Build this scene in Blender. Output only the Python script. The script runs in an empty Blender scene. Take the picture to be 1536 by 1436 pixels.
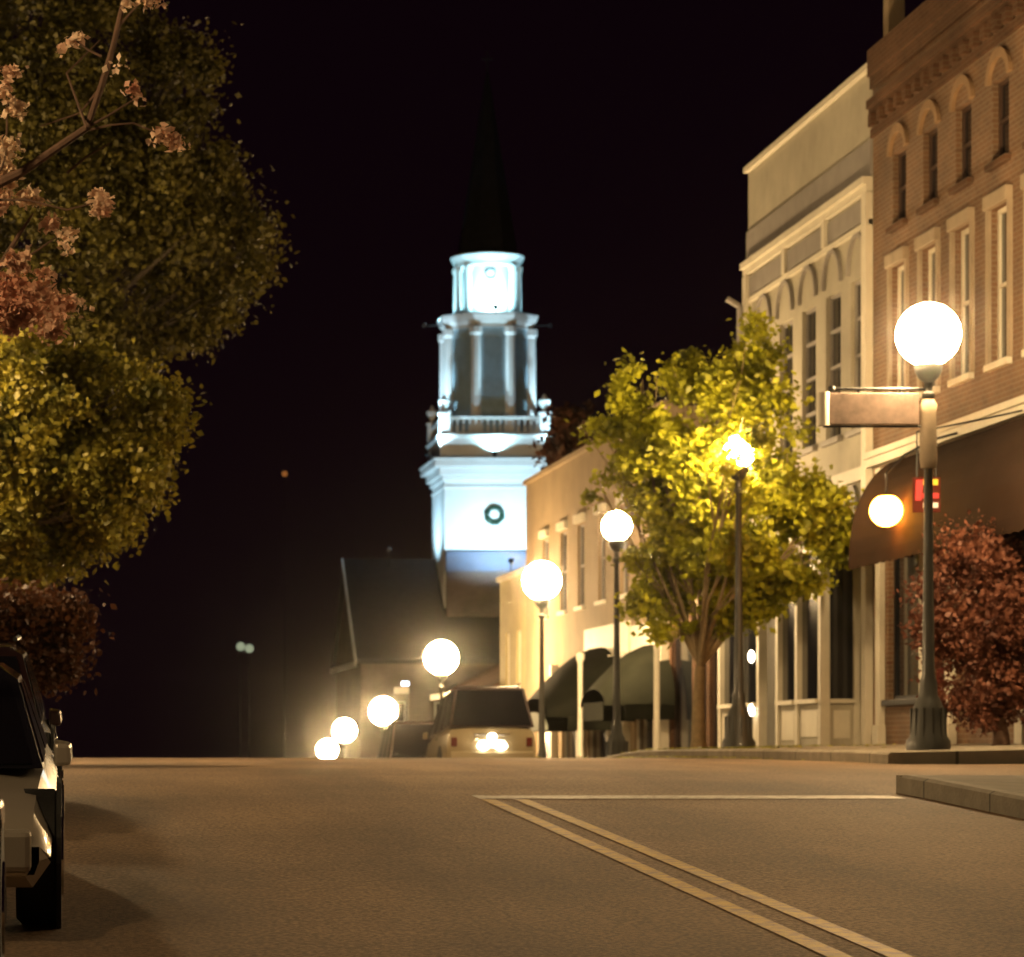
import bpy, bmesh, math, random
import numpy as np
from mathutils import Vector, Matrix
random.seed(7); RNG = np.random.default_rng(7)
R = math.radians
SC = bpy.context.scene
COL = SC.collection
PI = math.pi

# ------------------------------------------------------------------ camera
cam_d = bpy.data.cameras.new('camera'); cam = bpy.data.objects.new('camera', cam_d)
COL.objects.link(cam); SC.camera = cam
cam.location = (0, 0, 0); cam.rotation_euler = (R(90), 0, 0)      # eye level is z = 0
cam_d.sensor_width = 36; cam_d.lens = 36*4500/1536
cam_d.shift_x = 668/1536; cam_d.shift_y = 402/1536
cam_d.clip_start = 0.1; cam_d.clip_end = 3000
cam_d.dof.use_dof = True; cam_d.dof.focus_distance = 17.0
cam_d.dof.aperture_fstop = (cam_d.lens/1000)/0.023              # a slightly missed focus on a phone lens

# ------------------------------------------------------------------ night sky
w = bpy.data.worlds.new('World'); SC.world = w; w.use_nodes = True
nt = w.node_tree; bgn = nt.nodes['Background']
sky = nt.nodes.new('ShaderNodeTexSky'); sky.sky_type = 'NISHITA'; sky.sun_disc = False
sky.sun_elevation = R(-6); sky.sun_rotation = R(200)
mixw = nt.nodes.new('ShaderNodeMixRGB'); mixw.blend_type = 'MULTIPLY'; mixw.inputs[0].default_value = 1
mixw.inputs[2].default_value = (1.0, 0.3, 0.8, 1)
addw = nt.nodes.new('ShaderNodeMixRGB'); addw.blend_type = 'ADD'; addw.inputs[0].default_value = 1     # town glow of the night air
addw.inputs[2].default_value = (.018, .004, .012, 1)
nt.links.new(sky.outputs[0], mixw.inputs[1]); nt.links.new(mixw.outputs[0], addw.inputs[1]); nt.links.new(addw.outputs[0], bgn.inputs[0])
bgn.inputs[1].default_value = 0.15

SC.view_settings.view_transform = 'Standard'; SC.view_settings.look = 'None'
SC.view_settings.exposure = 0.1; SC.view_settings.gamma = 1
SC.cycles.use_denoising = True
SC.cycles.max_bounces = 5; SC.cycles.diffuse_bounces = 3; SC.cycles.glossy_bounces = 3
SC.cycles.transmission_bounces = 4; SC.cycles.volume_bounces = 0
SC.cycles.sample_clamp_indirect = 3.0

# ------------------------------------------------------------------ ground profile
ZP = [(-120,-6.2),(-60,-4.2),(0,-1.6),(13.7,-.95),(22,-.57),(25,-.44),(28,-.33),(32,-.235),(36,-.187),(42,-.172),(47,-.178),(50,-.2),
      (53,-.31),(58,-.66),(65,-1.15),(75,-1.9),(83,-2.5),(98,-3.6),(112,-4.4),(120,-4.8),(150,-5.6),(250,-7),(700,-9),(2500,-12)]
def gz(y):
    if y <= ZP[0][0]: return ZP[0][1]
    for (a, za), (b, zb) in zip(ZP, ZP[1:]):
        if y <= b: return za+(zb-za)*(y-a)/(b-a)
    return ZP[-1][1]
KERB = .13
def pz(x, y):                     # pavement level on the right-hand side
    return gz(y)+KERB+max(0, min(1, (x-9.5)/4))*.09

# ------------------------------------------------------------------ materials
def mat(name, col, rough=.7, metal=0, var=0.0, scale=3.0, bump=0.0, bscale=30, emit=None, es=0, coat=0, trans=0, spec=.5, var2=None):
    m = bpy.data.materials.new(name); m.use_nodes = True
    n = m.node_tree.nodes; l = m.node_tree.links; b = n['Principled BSDF']
    b.inputs['Base Color'].default_value = (*col, 1); b.inputs['Roughness'].default_value = rough
    b.inputs['Metallic'].default_value = metal; b.inputs['Specular IOR Level'].default_value = spec
    b.inputs['Coat Weight'].default_value = coat
    if trans: b.inputs['Transmission Weight'].default_value = trans
    if emit: b.inputs['Emission Color'].default_value = (*emit, 1); b.inputs['Emission Strength'].default_value = es
    tc = n.new('ShaderNodeTexCoord')
    if var:
        no = n.new('ShaderNodeTexNoise'); no.inputs['Scale'].default_value = scale; no.inputs['Detail'].default_value = 6
        no.inputs['Roughness'].default_value = .65
        l.new(tc.outputs['Object'], no.inputs['Vector'])
        rp = n.new('ShaderNodeValToRGB'); rp.color_ramp.elements[0].position = .3; rp.color_ramp.elements[1].position = .72
        lo = tuple(max(0, c*(1-var)) for c in col); hi = var2 or tuple(min(1, c*(1+var)) for c in col)
        rp.color_ramp.elements[0].color = (*lo, 1); rp.color_ramp.elements[1].color = (*hi, 1)
        l.new(no.outputs['Fac'], rp.inputs[0]); l.new(rp.outputs[0], b.inputs['Base Color'])
    if bump:
        n2 = n.new('ShaderNodeTexNoise'); n2.inputs['Scale'].default_value = bscale; n2.inputs['Detail'].default_value = 5
        l.new(tc.outputs['Object'], n2.inputs['Vector'])
        bp = n.new('ShaderNodeBump'); bp.inputs['Strength'].default_value = bump; bp.inputs['Distance'].default_value = .02
        l.new(n2.outputs['Fac'], bp.inputs['Height']); l.new(bp.outputs[0], b.inputs['Normal'])
    return m

def dull(m): m.node_tree.nodes['Principled BSDF'].inputs['Specular IOR Level'].default_value = .06; return m
def brick_mat(name, c1, c2, mortar, scale=1.0, rough=.85):
    m = mat(name, c1, rough); n = m.node_tree.nodes; l = m.node_tree.links; b = n['Principled BSDF']
    tc = n.new('ShaderNodeTexCoord'); sp = n.new('ShaderNodeSeparateXYZ'); cb = n.new('ShaderNodeCombineXYZ')
    ad = n.new('ShaderNodeMath'); ad.operation = 'ADD'
    l.new(tc.outputs['Object'], sp.inputs[0]); l.new(sp.outputs['X'], ad.inputs[0]); l.new(sp.outputs['Y'], ad.inputs[1])
    l.new(ad.outputs[0], cb.inputs['X']); l.new(sp.outputs['Z'], cb.inputs['Y'])
    br = n.new('ShaderNodeTexBrick'); br.inputs['Scale'].default_value = scale
    br.inputs['Brick Width'].default_value = .215; br.inputs['Row Height'].default_value = .075; br.inputs['Mortar Size'].default_value = .008
    br.inputs['Color1'].default_value = (*c1, 1); br.inputs['Color2'].default_value = (*c2, 1); br.inputs['Mortar'].default_value = (*mortar, 1)
    l.new(cb.outputs[0], br.inputs['Vector'])
    no = n.new('ShaderNodeTexNoise'); no.inputs['Scale'].default_value = .8; no.inputs['Detail'].default_value = 8
    l.new(tc.outputs['Object'], no.inputs['Vector'])
    rp = n.new('ShaderNodeValToRGB'); rp.color_ramp.elements[0].color = (.6, .6, .6, 1); rp.color_ramp.elements[1].color = (1.15, 1.1, 1.05, 1)
    rp.color_ramp.elements[0].position = .3; rp.color_ramp.elements[1].position = .7
    l.new(no.outputs['Fac'], rp.inputs[0])
    mx = n.new('ShaderNodeMixRGB'); mx.blend_type = 'MULTIPLY'; mx.inputs[0].default_value = 1
    l.new(br.outputs['Color'], mx.inputs[1]); l.new(rp.outputs[0], mx.inputs[2]); l.new(mx.outputs[0], b.inputs['Base Color'])
    bp = n.new('ShaderNodeBump'); bp.inputs['Strength'].default_value = .5; bp.inputs['Distance'].default_value = .01
    l.new(br.outputs['Fac'], bp.inputs['Height']); bp.invert = True; l.new(bp.outputs[0], b.inputs['Normal'])
    return m

def asphalt_mat():
    m = mat('asphalt', (.06, .055, .05), .74, spec=.32); n = m.node_tree.nodes; l = m.node_tree.links; b = n['Principled BSDF']
    tc = n.new('ShaderNodeTexCoord')
    def noise(s, d=6, vec=None):
        x = n.new('ShaderNodeTexNoise'); x.inputs['Scale'].default_value = s; x.inputs['Detail'].default_value = d
        l.new(vec or tc.outputs['Object'], x.inputs['Vector']); return x
    mp = n.new('ShaderNodeMapping'); mp.inputs['Scale'].default_value = (1, .12, 1); l.new(tc.outputs['Object'], mp.inputs[0])
    big = noise(.35, 4); tr = noise(.9, 4, mp.outputs[0]); fine = noise(90, 3); sp = noise(38, 2)
    r1 = n.new('ShaderNodeValToRGB'); r1.color_ramp.elements[0].position = .3; r1.color_ramp.elements[1].position = .7
    r1.color_ramp.elements[0].color = (.17, .110, .064, 1); r1.color_ramp.elements[1].color = (.29, .188, .106, 1)
    l.new(big.outputs['Fac'], r1.inputs[0])
    r2 = n.new('ShaderNodeValToRGB'); r2.color_ramp.elements[0].position = .35; r2.color_ramp.elements[1].position = .65
    r2.color_ramp.elements[0].color = (.7, .7, .7, 1); r2.color_ramp.elements[1].color = (1.12, 1.12, 1.12, 1)
    l.new(tr.outputs['Fac'], r2.inputs[0])
    r3 = n.new('ShaderNodeValToRGB'); r3.color_ramp.elements[0].position = .38; r3.color_ramp.elements[1].position = .66
    r3.color_ramp.elements[0].color = (.6, .6, .6, 1); r3.color_ramp.elements[1].color = (1.5, 1.5, 1.5, 1)
    l.new(sp.outputs['Fac'], r3.inputs[0])
    m1 = n.new('ShaderNodeMixRGB'); m1.blend_type = 'MULTIPLY'; m1.inputs[0].default_value = 1
    m2 = n.new('ShaderNodeMixRGB'); m2.blend_type = 'MULTIPLY'; m2.inputs[0].default_value = 1
    l.new(r1.outputs[0], m1.inputs[1]); l.new(r2.outputs[0], m1.inputs[2]); l.new(m1.outputs[0], m2.inputs[1]); l.new(r3.outputs[0], m2.inputs[2])
    l.new(m2.outputs[0], b.inputs['Base Color'])
    bp = n.new('ShaderNodeBump'); bp.inputs['Strength'].default_value = .6; bp.inputs['Distance'].default_value = .01
    l.new(fine.outputs['Fac'], bp.inputs['Height']); l.new(bp.outputs[0], b.inputs['Normal'])
    return m

def paint_mat(name, col, under=(.24, .15, .095)):      # worn road paint
    m = mat(name, col, .6); n = m.node_tree.nodes; l = m.node_tree.links; b = n['Principled BSDF']
    tc = n.new('ShaderNodeTexCoord'); no = n.new('ShaderNodeTexNoise'); no.inputs['Scale'].default_value = 9; no.inputs['Detail'].default_value = 9
    no.inputs['Roughness'].default_value = .75
    l.new(tc.outputs['Object'], no.inputs['Vector'])
    rp = n.new('ShaderNodeValToRGB'); rp.color_ramp.elements[0].position = .36; rp.color_ramp.elements[1].position = .56
    rp.color_ramp.elements[0].color = (*under, 1); rp.color_ramp.elements[1].color = (*col, 1)
    l.new(no.outputs['Fac'], rp.inputs[0]); l.new(rp.outputs[0], b.inputs['Base Color'])
    return m

def leaf_mat(name, c1, c2, tr=.35):
    m = bpy.data.materials.new(name); m.use_nodes = True; n = m.node_tree.nodes; l = m.node_tree.links
    for x in list(n): n.remove(x)
    out = n.new('ShaderNodeOutputMaterial'); tc = n.new('ShaderNodeTexCoord')
    no = n.new('ShaderNodeTexNoise'); no.inputs['Scale'].default_value = 2.2; no.inputs['Detail'].default_value = 5
    l.new(tc.outputs['Object'], no.inputs['Vector'])
    rp = n.new('ShaderNodeValToRGB'); rp.color_ramp.elements[0].position = .35; rp.color_ramp.elements[1].position = .65
    rp.color_ramp.elements[0].color = (*c1, 1); rp.color_ramp.elements[1].color = (*c2, 1); l.new(no.outputs['Fac'], rp.inputs[0])
    d = n.new('ShaderNodeBsdfPrincipled'); d.inputs['Roughness'].default_value = .55; d.inputs['Specular IOR Level'].default_value = .3
    t = n.new('ShaderNodeBsdfTranslucent'); mx = n.new('ShaderNodeMixShader'); mx.inputs[0].default_value = tr
    l.new(rp.outputs[0], d.inputs['Base Color']); l.new(rp.outputs[0], t.inputs['Color'])
    l.new(d.outputs[0], mx.inputs[1]); l.new(t.outputs[0], mx.inputs[2]); l.new(mx.outputs[0], out.inputs['Surface'])
    return m

def glow_mat(name, col, s):
    m = bpy.data.materials.new(name); m.use_nodes = True; n = m.node_tree.nodes; l = m.node_tree.links
    n.remove(n['Principled BSDF']); e = n.new('ShaderNodeEmission'); e.inputs[0].default_value = (*col, 1); e.inputs[1].default_value = s
    l.new(e.outputs[0], n['Material Output'].inputs['Surface']); return m

WARM = (1.0, .67, .32)
LAMP_L = 430.0
M = dict(
 asphalt=asphalt_mat(), ground=mat('grass_soil', (.03, .035, .018), .95, var=.4, scale=.6, bump=.5, bscale=4),
 concrete=mat('pavement_concrete', (.26, .225, .17), .85, var=.22, scale=1.3, bump=.3, bscale=25),
 kerb=mat('kerb_stone', (.28, .24, .18), .8, var=.25, scale=4, bump=.4, bscale=25),
 yellow=paint_mat('yellow_road_paint', (.56, .34, .035)), white=paint_mat('white_road_paint', (.62, .58, .48)),
 postpaint=mat('dark_green_post_paint', (.03, .03, .025), .5, coat=.1, bump=.1),
 palemetal=mat('pale_metal', (.42, .4, .37), .5, .2, var=.1, scale=6),
 globe=glow_mat('lamp_globe_light', WARM, LAMP_L), amberl=glow_mat('amber_light', (1, .34, .035), 75),
 creamwall=mat('cream_painted_masonry', (.38, .35, .27), .8, var=.2, scale=.9, bump=.35, bscale=14),
 creamtrim=mat('cream_trim_paint', (.62, .58, .47), .6, var=.08, scale=3, bump=.15),
 greytrim=mat('grey_trim_paint', (.26, .24, .22), .65, var=.12, scale=3),
 brick=brick_mat('red_brown_brick', (.21, .115, .06), (.16, .09, .048), (.25, .19, .13)),
 brickd=brick_mat('dark_brick', (.13, .07, .042), (.10, .055, .034), (.14, .1, .07)),
 brick2=mat('buff_brick', (.27, .17, .09), .85, var=.2, scale=3),
 browntrim=mat('brown_stone_trim', (.33, .26, .18), .8, var=.2, scale=2, bump=.2),
 tan=mat('tan_stucco', (.26, .19, .11), .85, var=.2, scale=.8, bump=.4, bscale=10),
 tanpale=mat('pale_yellow_plaster', (.36, .30, .15), .85, var=.2, scale=1.2, bump=.3, bscale=12),
 pane=mat('dark_window_glass', (.008, .009, .012), .12, spec=.6, coat=.2, bump=.02, bscale=3),
 inner=mat('dim_interior', (.12, .08, .05), .9, var=.5, scale=2),
 roof=mat('dark_roofing', (.035, .033, .035), .85, var=.3, scale=2, bump=.3),
 awnbrown=mat('brown_awning_canvas', (.024, .013, .008), .9, var=.2, scale=2.2, bump=.3, bscale=40),
 awnred=mat('maroon_valance_canvas', (.10, .022, .015), .9, var=.2, scale=3),
 awngreen=mat('dark_green_awning_canvas', (.013, .014, .009), .85, var=.25, scale=2.5, bump=.2),
 paleglass=mat('pale_green_awning_end', (.30, .34, .27), .6, var=.1, scale=2),
 church=mat('white_church_paint', (.78, .80, .80), .6, var=.05, scale=1, bump=.1, bscale=8),
 louver=mat('grey_louvres', (.34, .47, .55), .8, var=.15, scale=2),
 bluegrey=mat('blue_grey_panel', (.09, .10, .15), .7, var=.1, scale=2),
 slate=mat('dark_slate', (.014, .014, .017), .6, var=.3, scale=3, bump=.3, bscale=12),
 churchwall=brick_mat('church_brick', (.16, .11, .10), (.12, .085, .075), (.16, .14, .13)),
 wreath=leaf_mat('wreath_green', (.01, .04, .025), (.02, .07, .04), .1),
 bark=mat('bark', (.11, .085, .055), .9, var=.35, scale=9, bump=.9, bscale=22),
 darkpaint=mat('dark_brown_paint', (.05, .025, .015), .6, var=.2, scale=4),
 darkbark=mat('dark_bark', (.045, .034, .02), .9, var=.3, scale=9, bump=.9, bscale=22),
 palebark=mat('pale_bark', (.24, .18, .10), .9, var=.3, scale=9, bump=.9, bscale=22),
 barkred=mat('reddish_bark', (.13, .075, .05), .85, var=.3, scale=9, bump=.6, bscale=22),
 leafyellow=leaf_mat('yellow_green_leaves', (.13, .14, .011), (.46, .46, .025)),
 leafdark=leaf_mat('olive_green_leaves', (.042, .038, .007), (.095, .08, .013)),
 leafmid=leaf_mat('mid_green_leaves', (.085, .085, .012), (.24, .20, .02)),
 leafred=leaf_mat('maroon_leaves', (.08, .028, .018), (.22, .085, .05), .3),
 leafrust=leaf_mat('rust_brown_leaves', (.05, .02, .009), (.10, .04, .016), .3),
 blossom=leaf_mat('pink_orange_young_leaves', (.6, .30, .2), (.85, .66, .48), .2),
 chrome=mat('chrome', (.6, .58, .55), .12, 1), black=mat('black_rubber', (.012, .012, .012), .7, bump=.2),
 blackmetal=mat('black_metal', (.015, .015, .016), .45, .3, bump=.1),
 silver=mat('silver_beige_car_paint', (.46, .41, .34), .35, .25, coat=.8, var=.04, scale=2),
 gold=mat('tan_car_paint', (.33, .27, .16), .35, .2, coat=.8, var=.04, scale=2),
 darkcar=mat('dark_blue_car_paint', (.012, .013, .018), .25, .2, coat=1),
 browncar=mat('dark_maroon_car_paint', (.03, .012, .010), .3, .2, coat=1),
 carglass=mat('car_glass', (.006, .006, .008), .05, spec=.8, coat=.5),
 redlens=mat('red_lens', (.10, .012, .008), .15, coat=.8), clearlens=mat('clear_lens', (.7, .68, .6), .08, .6, coat=1),
 glareplate=mat('glare_plate', (.75, .75, .7), .3, emit=(1, .9, .7), es=1.2),
 plate=mat('plate_white', (.75, .75, .7), .25, coat=.6),
 signpanel=mat('mauve_sign_board', (.23, .165, .135), .6, var=.32, scale=7), signmark=mat('pale_sign_marks', (.335, .23, .178), .6),
 signred=mat('red_sign_paint', (.6, .03, .03), .5, emit=(.9, .05, .05), es=.25), signyel=mat('yellow_sign_paint', (.7, .5, .04), .5, emit=(.9, .65, .05), es=.3),
 signwhite=mat('white_sign_paint', (.8, .75, .65), .5, emit=(1, .8, .6), es=.3),
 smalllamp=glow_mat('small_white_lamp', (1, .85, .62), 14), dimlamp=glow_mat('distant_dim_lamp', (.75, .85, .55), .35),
 redspark=glow_mat('distant_amber_spark', (1, .35, .08), .25), bluelamp=glow_mat('bluish_sign_light', (.75, .85, 1), 4),
 floodlens=glow_mat('flood_light_lens', (.6, .85, 1), 3),
)

for k in ('awnbrown', 'awnred', 'awngreen', 'slate', 'roof', 'churchwall', 'brickd'): dull(M[k])
def kerb_joints(m):
    n = m.node_tree.nodes; l = m.node_tree.links; b = n['Principled BSDF']
    tc = n.new('ShaderNodeTexCoord'); sp = n.new('ShaderNodeSeparateXYZ'); cb = n.new('ShaderNodeCombineXYZ'); ad = n.new('ShaderNodeMath'); ad.operation = 'ADD'
    l.new(tc.outputs['Object'], sp.inputs[0]); l.new(sp.outputs['X'], ad.inputs[0]); l.new(sp.outputs['Y'], ad.inputs[1]); l.new(ad.outputs[0], cb.inputs['X']); cb.inputs['Y'].default_value = 25
    br = n.new('ShaderNodeTexBrick'); br.offset = 0; br.inputs['Scale'].default_value = 1; br.inputs['Brick Width'].default_value = 1.8; br.inputs['Row Height'].default_value = 50
    br.inputs['Mortar Size'].default_value = .02; br.inputs['Color1'].default_value = (1, 1, 1, 1); br.inputs['Color2'].default_value = (.8, .8, .8, 1); br.inputs['Mortar'].default_value = (.25, .25, .25, 1)
    l.new(cb.outputs[0], br.inputs['Vector'])
    mx = n.new('ShaderNodeMixRGB'); mx.blend_type = 'MULTIPLY'; mx.inputs[0].default_value = 1
    src = b.inputs['Base Color'].links[0].from_socket; l.new(src, mx.inputs[1]); l.new(br.outputs['Color'], mx.inputs[2]); l.new(mx.outputs[0], b.inputs['Base Color'])
kerb_joints(M['kerb']); kerb_joints(M['concrete'])
# ------------------------------------------------------------------ mesh builder
class MB:
    def __init__(s): s.v = []; s.f = []
    def add(s, vs, fs):
        o = len(s.v); s.v += [tuple(p) for p in vs]; s.f += [tuple(i+o for i in f) for f in fs]; return s
    def box(s, x0, x1, y0, y1, z0, z1):
        v = [(x0,y0,z0),(x1,y0,z0),(x1,y1,z0),(x0,y1,z0),(x0,y0,z1),(x1,y0,z1),(x1,y1,z1),(x0,y1,z1)]
        return s.add(v, [(0,3,2,1),(4,5,6,7),(0,1,5,4),(1,2,6,5),(2,3,7,6),(3,0,4,7)])
    def hexa(s, b, t):           # bottom 4, top 4
        return s.add(list(b)+list(t), [(0,3,2,1),(4,5,6,7),(0,1,5,4),(1,2,6,5),(2,3,7,6),(3,0,4,7)])
    def rings(s, rs, cap=True):
        n = len(rs[0]); v = [p for r in rs for p in r]; f = []
        for k in range(len(rs)-1):
            for i in range(n):
                j = (i+1) % n; f.append((k*n+i, k*n+j, (k+1)*n+j, (k+1)*n+i))
        if cap: f.append(tuple(range(n))[::-1]); f.append(tuple((len(rs)-1)*n+i for i in range(n)))
        return s.add(v, f)
    def lathe(s, c, prof, n=20, ph=0.0, sx=1, sy=1):
        rs = [[(c[0]+r*sx*math.cos(ph+2*PI*i/n), c[1]+r*sy*math.sin(ph+2*PI*i/n), c[2]+z) for i in range(n)] for r, z in prof]
        return s.rings(rs)
    def tube(s, pts, rad, n=8):
        P = [Vector(p) for p in pts]
        if not isinstance(rad, (list, tuple)): rad = [rad]*len(P)
        up = Vector((.13, .21, .97)); rs = []
        for i, p in enumerate(P):
            d = (P[min(i+1, len(P)-1)]-P[max(i-1, 0)]).normalized()
            a = d.cross(up)
            if a.length < .05: a = d.cross(Vector((1, 0, 0)))
            a.normalize(); b = d.cross(a)
            rs.append([tuple(p+rad[i]*(a*math.cos(2*PI*k/n)+b*math.sin(2*PI*k/n))) for k in range(n)])
        return s.rings(rs)
    def prism(s, poly, axis, a, b):     # poly of 2-D points extruded along axis 'x','y','z'
        def P(p, t): return (t, p[0], p[1]) if axis == 'x' else (p[0], t, p[1]) if axis == 'y' else (p[0], p[1], t)
        return s.rings([[P(p, a) for p in poly], [P(p, b) for p in poly]])
    def sphere(s, c, r, n=24, m=14, sz=1):
        prof = [(max(1e-4, r*math.sin(PI*k/m)), -r*sz*math.cos(PI*k/m)) for k in range(m+1)]
        return s.lathe(c, prof, n)
    def build(s, name, material, parent=None, smooth=False, bevel=0, loc=None):
        me = bpy.data.meshes.new(name); me.from_pydata(s.v, [], s.f); me.validate()
        bm = bmesh.new(); bm.from_mesh(me); bmesh.ops.recalc_face_normals(bm, faces=bm.faces); bm.to_mesh(me); bm.free()
        me.materials.append(material)
        o = bpy.data.objects.new(name, me); COL.objects.link(o)
        if smooth:
            me.polygons.foreach_set('use_smooth', [True]*len(me.polygons))
            md = o.modifiers.new('es', 'EDGE_SPLIT'); md.split_angle = R(38)
        if bevel:
            md = o.modifiers.new('bv', 'BEVEL'); md.width = bevel; md.segments = 2; md.limit_method = 'ANGLE'; md.angle_limit = R(40)
        if parent:
            o.parent = parent; o.matrix_parent_inverse = Matrix.Translation(parent.location).inverted() if not parent.parent and parent.type == 'EMPTY' else Matrix.Identity(4)
        return o

def part(mb, name, m, parent, smooth=False, bevel=0, label=None):
    """mesh given in world coordinates, made a child of parent (whose origin may be anywhere)"""
    org = Vector((0, 0, 0)); q = parent
    while q is not None: org += q.location; q = q.parent
    mb.v = [(x-org.x, y-org.y, z-org.z) for x, y, z in mb.v]
    o = mb.build(name, m, None, smooth, bevel); o.parent = parent
    if label: o['label'] = label
    return o
def pieces(mb, name, m, parent, bevel=0, per=8):
    """every box (8 vertices) collected in mb becomes a part of its own"""
    for k in range(0, len(mb.v), per):
        q = MB(); q.v = mb.v[k:k+per]; q.f = [tuple(i-k for i in f) for f in mb.f if k <= f[0] < k+per]
        part(q, name, m, parent, False, bevel)
def thing(name, label, cat, loc, group=None):
    o = bpy.data.objects.new(name, None); COL.objects.link(o); o.location = loc; o.empty_display_size = .2
    o['label'] = label; o['category'] = cat
    if group: o['group'] = group
    return o
def tag(o, label, cat, group=None):
    o['label'] = label; o['category'] = cat
    if group: o['group'] = group
    return o
def struct(mb, name, m, smooth=False):
    o = mb.build(name, m, None, smooth); o['kind'] = 'structure'; return o

# ------------------------------------------------------------------ ground, road, pavements
ys = [-120, -60]+list(range(0, 160, 1))+[160, 180, 200, 250, 320, 450, 700, 1200, 2500]
def sheet(xs, ys, dz, fz=None, skip=None):
    mb = MB(); fz = fz or (lambda x, y: gz(y))
    v = [(x, y, fz(x, y)+dz) for y in ys for x in xs]; n = len(xs); f = []
    for j in range(len(ys)-1):
        for i in range(n-1):
            if skip and skip((xs[i]+xs[i+1])/2, (ys[j]+ys[j+1])/2): continue
            f.append((j*n+i, j*n+i+1, (j+1)*n+i+1, (j+1)*n+i))
    return mb.add(v, f)
struct(sheet([-1500, -400, -100, -40, -2.6, 7.2, 13.2, 40, 100, 400, 1500], ys, -.03), 'ground', M['ground'])
yr = [y for y in ys if y <= 250]
struct(sheet([-5.0, -2.6, 0, 2.4, 4.8, 7.2, 9.6], yr, 0), 'road', M['asphalt'])
yc = [26.5+k for k in range(0, 9)]
struct(sheet([9.6, 13, 20, 40, 90], yc, .001), 'cross_street', M['asphalt'])
struct(sheet([-90, -40, -20, -10, -5.0], yc, .001), 'cross_street', M['asphalt'])
def pavement(name, x0, x1, y0, y1, fz, kx, ends, m=M['concrete']):
    n = max(1, int(round(y1-y0))); yy = [y0+(y1-y0)*k/n for k in range(n+1)]
    mb = sheet([x0, (x0+x1)/2, x1], yy, 0, fz)
    for y in ends:
        mb.add([(x0, y, fz(x0, y)), (x1, y, fz(x1, y)), (x1, y, gz(y)-.2), (x0, y, gz(y)-.2)], [(0, 1, 2, 3)])
    struct(mb, name, m)
def kerb(name, x0, x1, y0, y1, fz):
    n = max(1, int(round((y1-y0)/1.0))); yy = [y0+(y1-y0)*k/n for k in range(n+1)]
    mb = MB()
    mb.rings([[(x0, y, gz(y)-.2), (x0, y, fz(x0, y)-.02), (x0+.03, y, fz(x0, y)+.004), (x1, y, fz(x0, y)+.004), (x1, y, gz(y)-.2)] for y in yy])
    struct(mb, name, M['kerb'])
def round_corner(name, cx, cy, r, sx, sy, fz):    # quarter disc of pavement with kerb
    mb = MB(); a = [k*PI/2/10 for k in range(11)]
    c = (cx, cy); pts = [(cx+sx*r*math.cos(t), cy+sy*r*math.sin(t)) for t in a]
    v = [(cx, cy, fz(cx, cy))]+[(x, y, fz(x, y)+.002) for x, y in pts]+[(x, y, gz(y)-.2) for x, y in pts]
    f = [(0, k+1, k+2) for k in range(10)]+[(k+1, k+12, k+13, k+2) for k in range(10)]
    mb.add(v, f); struct(mb, name, M['kerb'])
# far block, right
pzr = lambda x, y: pz(x, y)
pavement('pavement', 9.68, 13.4, 34.7, 100, pzr, 0, [34.7])
pavement('pavement', 13.4, 60, 34.7, 41, pzr, 0, [34.7])
kerb('kerb', 9.5, 9.68, 34.7, 130, pzr)
# near block, right: the kerb line sits at the lane edge
pzn = lambda x, y: gz(y)+.16
pavement('pavement', 7.34, 30, -60, 25.9, pzn, 0, [25.9])
kerb('kerb', 7.2, 7.34, -60, 25.9, pzn)
struct(MB().box(7.2, 30, 25.9, 26.04, gz(26)-.2, gz(26)+.155), 'kerb', M['kerb'])
# left side
pavement('pavement', -9, -2.74, -60, 25.9, pzn, 0, [25.9]); kerb('kerb', -2.74, -2.6, -60, 25.9, pzn)
pavement('pavement', -9, -2.74, 35, 120, pzn, 0, [35]); kerb('kerb', -2.74, -2.6, 35, 120, pzn)

def strip(name, x0, x1, y0, y1, m, label):
    n = max(1, int((y1-y0)/1)); yy = [y0+(y1-y0)*k/n for k in range(n+1)]
    return struct(sheet([x0, (x0+x1)/2, x1], yy, .006), name, m)
strip('centre_line', 3.44, 3.555, -20, 24.9, M['yellow'], ''); strip('centre_line', 3.715, 3.83, -20, 24.9, M['yellow'], '')
strip('stop_line', 3.44, 7.0, 25.0, 25.5, M['white'], '')
# ------------------------------------------------------------------ facade helper (faces -X)
def holed(X, y0, y1, z0, z1, ops, rec=.12):
    """wall sheet at x=X with rectangular openings and reveals going +X"""
    mb = MB(); Ys = sorted({y0, y1}|{v for o in ops for v in o[:2]}); Zs = sorted({z0, z1}|{v for o in ops for v in o[2:4]})
    for a, b in zip(Ys, Ys[1:]):
        for c, d in zip(Zs, Zs[1:]):
            ym, zm = (a+b)/2, (c+d)/2
            if any(o[0] < ym < o[1] and o[2] < zm < o[3] for o in ops): continue
            mb.add([(X, a, c), (X, b, c), (X, b, d), (X, a, d)], [(0, 1, 2, 3)])
    for a, b, c, d in [o[:4] for o in ops]:
        x = X+rec
        mb.add([(X, a, c), (x, a, c), (x, a, d), (X, a, d)], [(0, 1, 2, 3)])
        mb.add([(X, b, c), (x, b, c), (x, b, d), (X, b, d)], [(0, 1, 2, 3)])
        mb.add([(X, a, d), (x, a, d), (x, b, d), (X, b, d)], [(0, 1, 2, 3)])
        mb.add([(X, a, c), (x, a, c), (x, b, c), (X, b, c)], [(0, 1, 2, 3)])
    return mb
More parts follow.
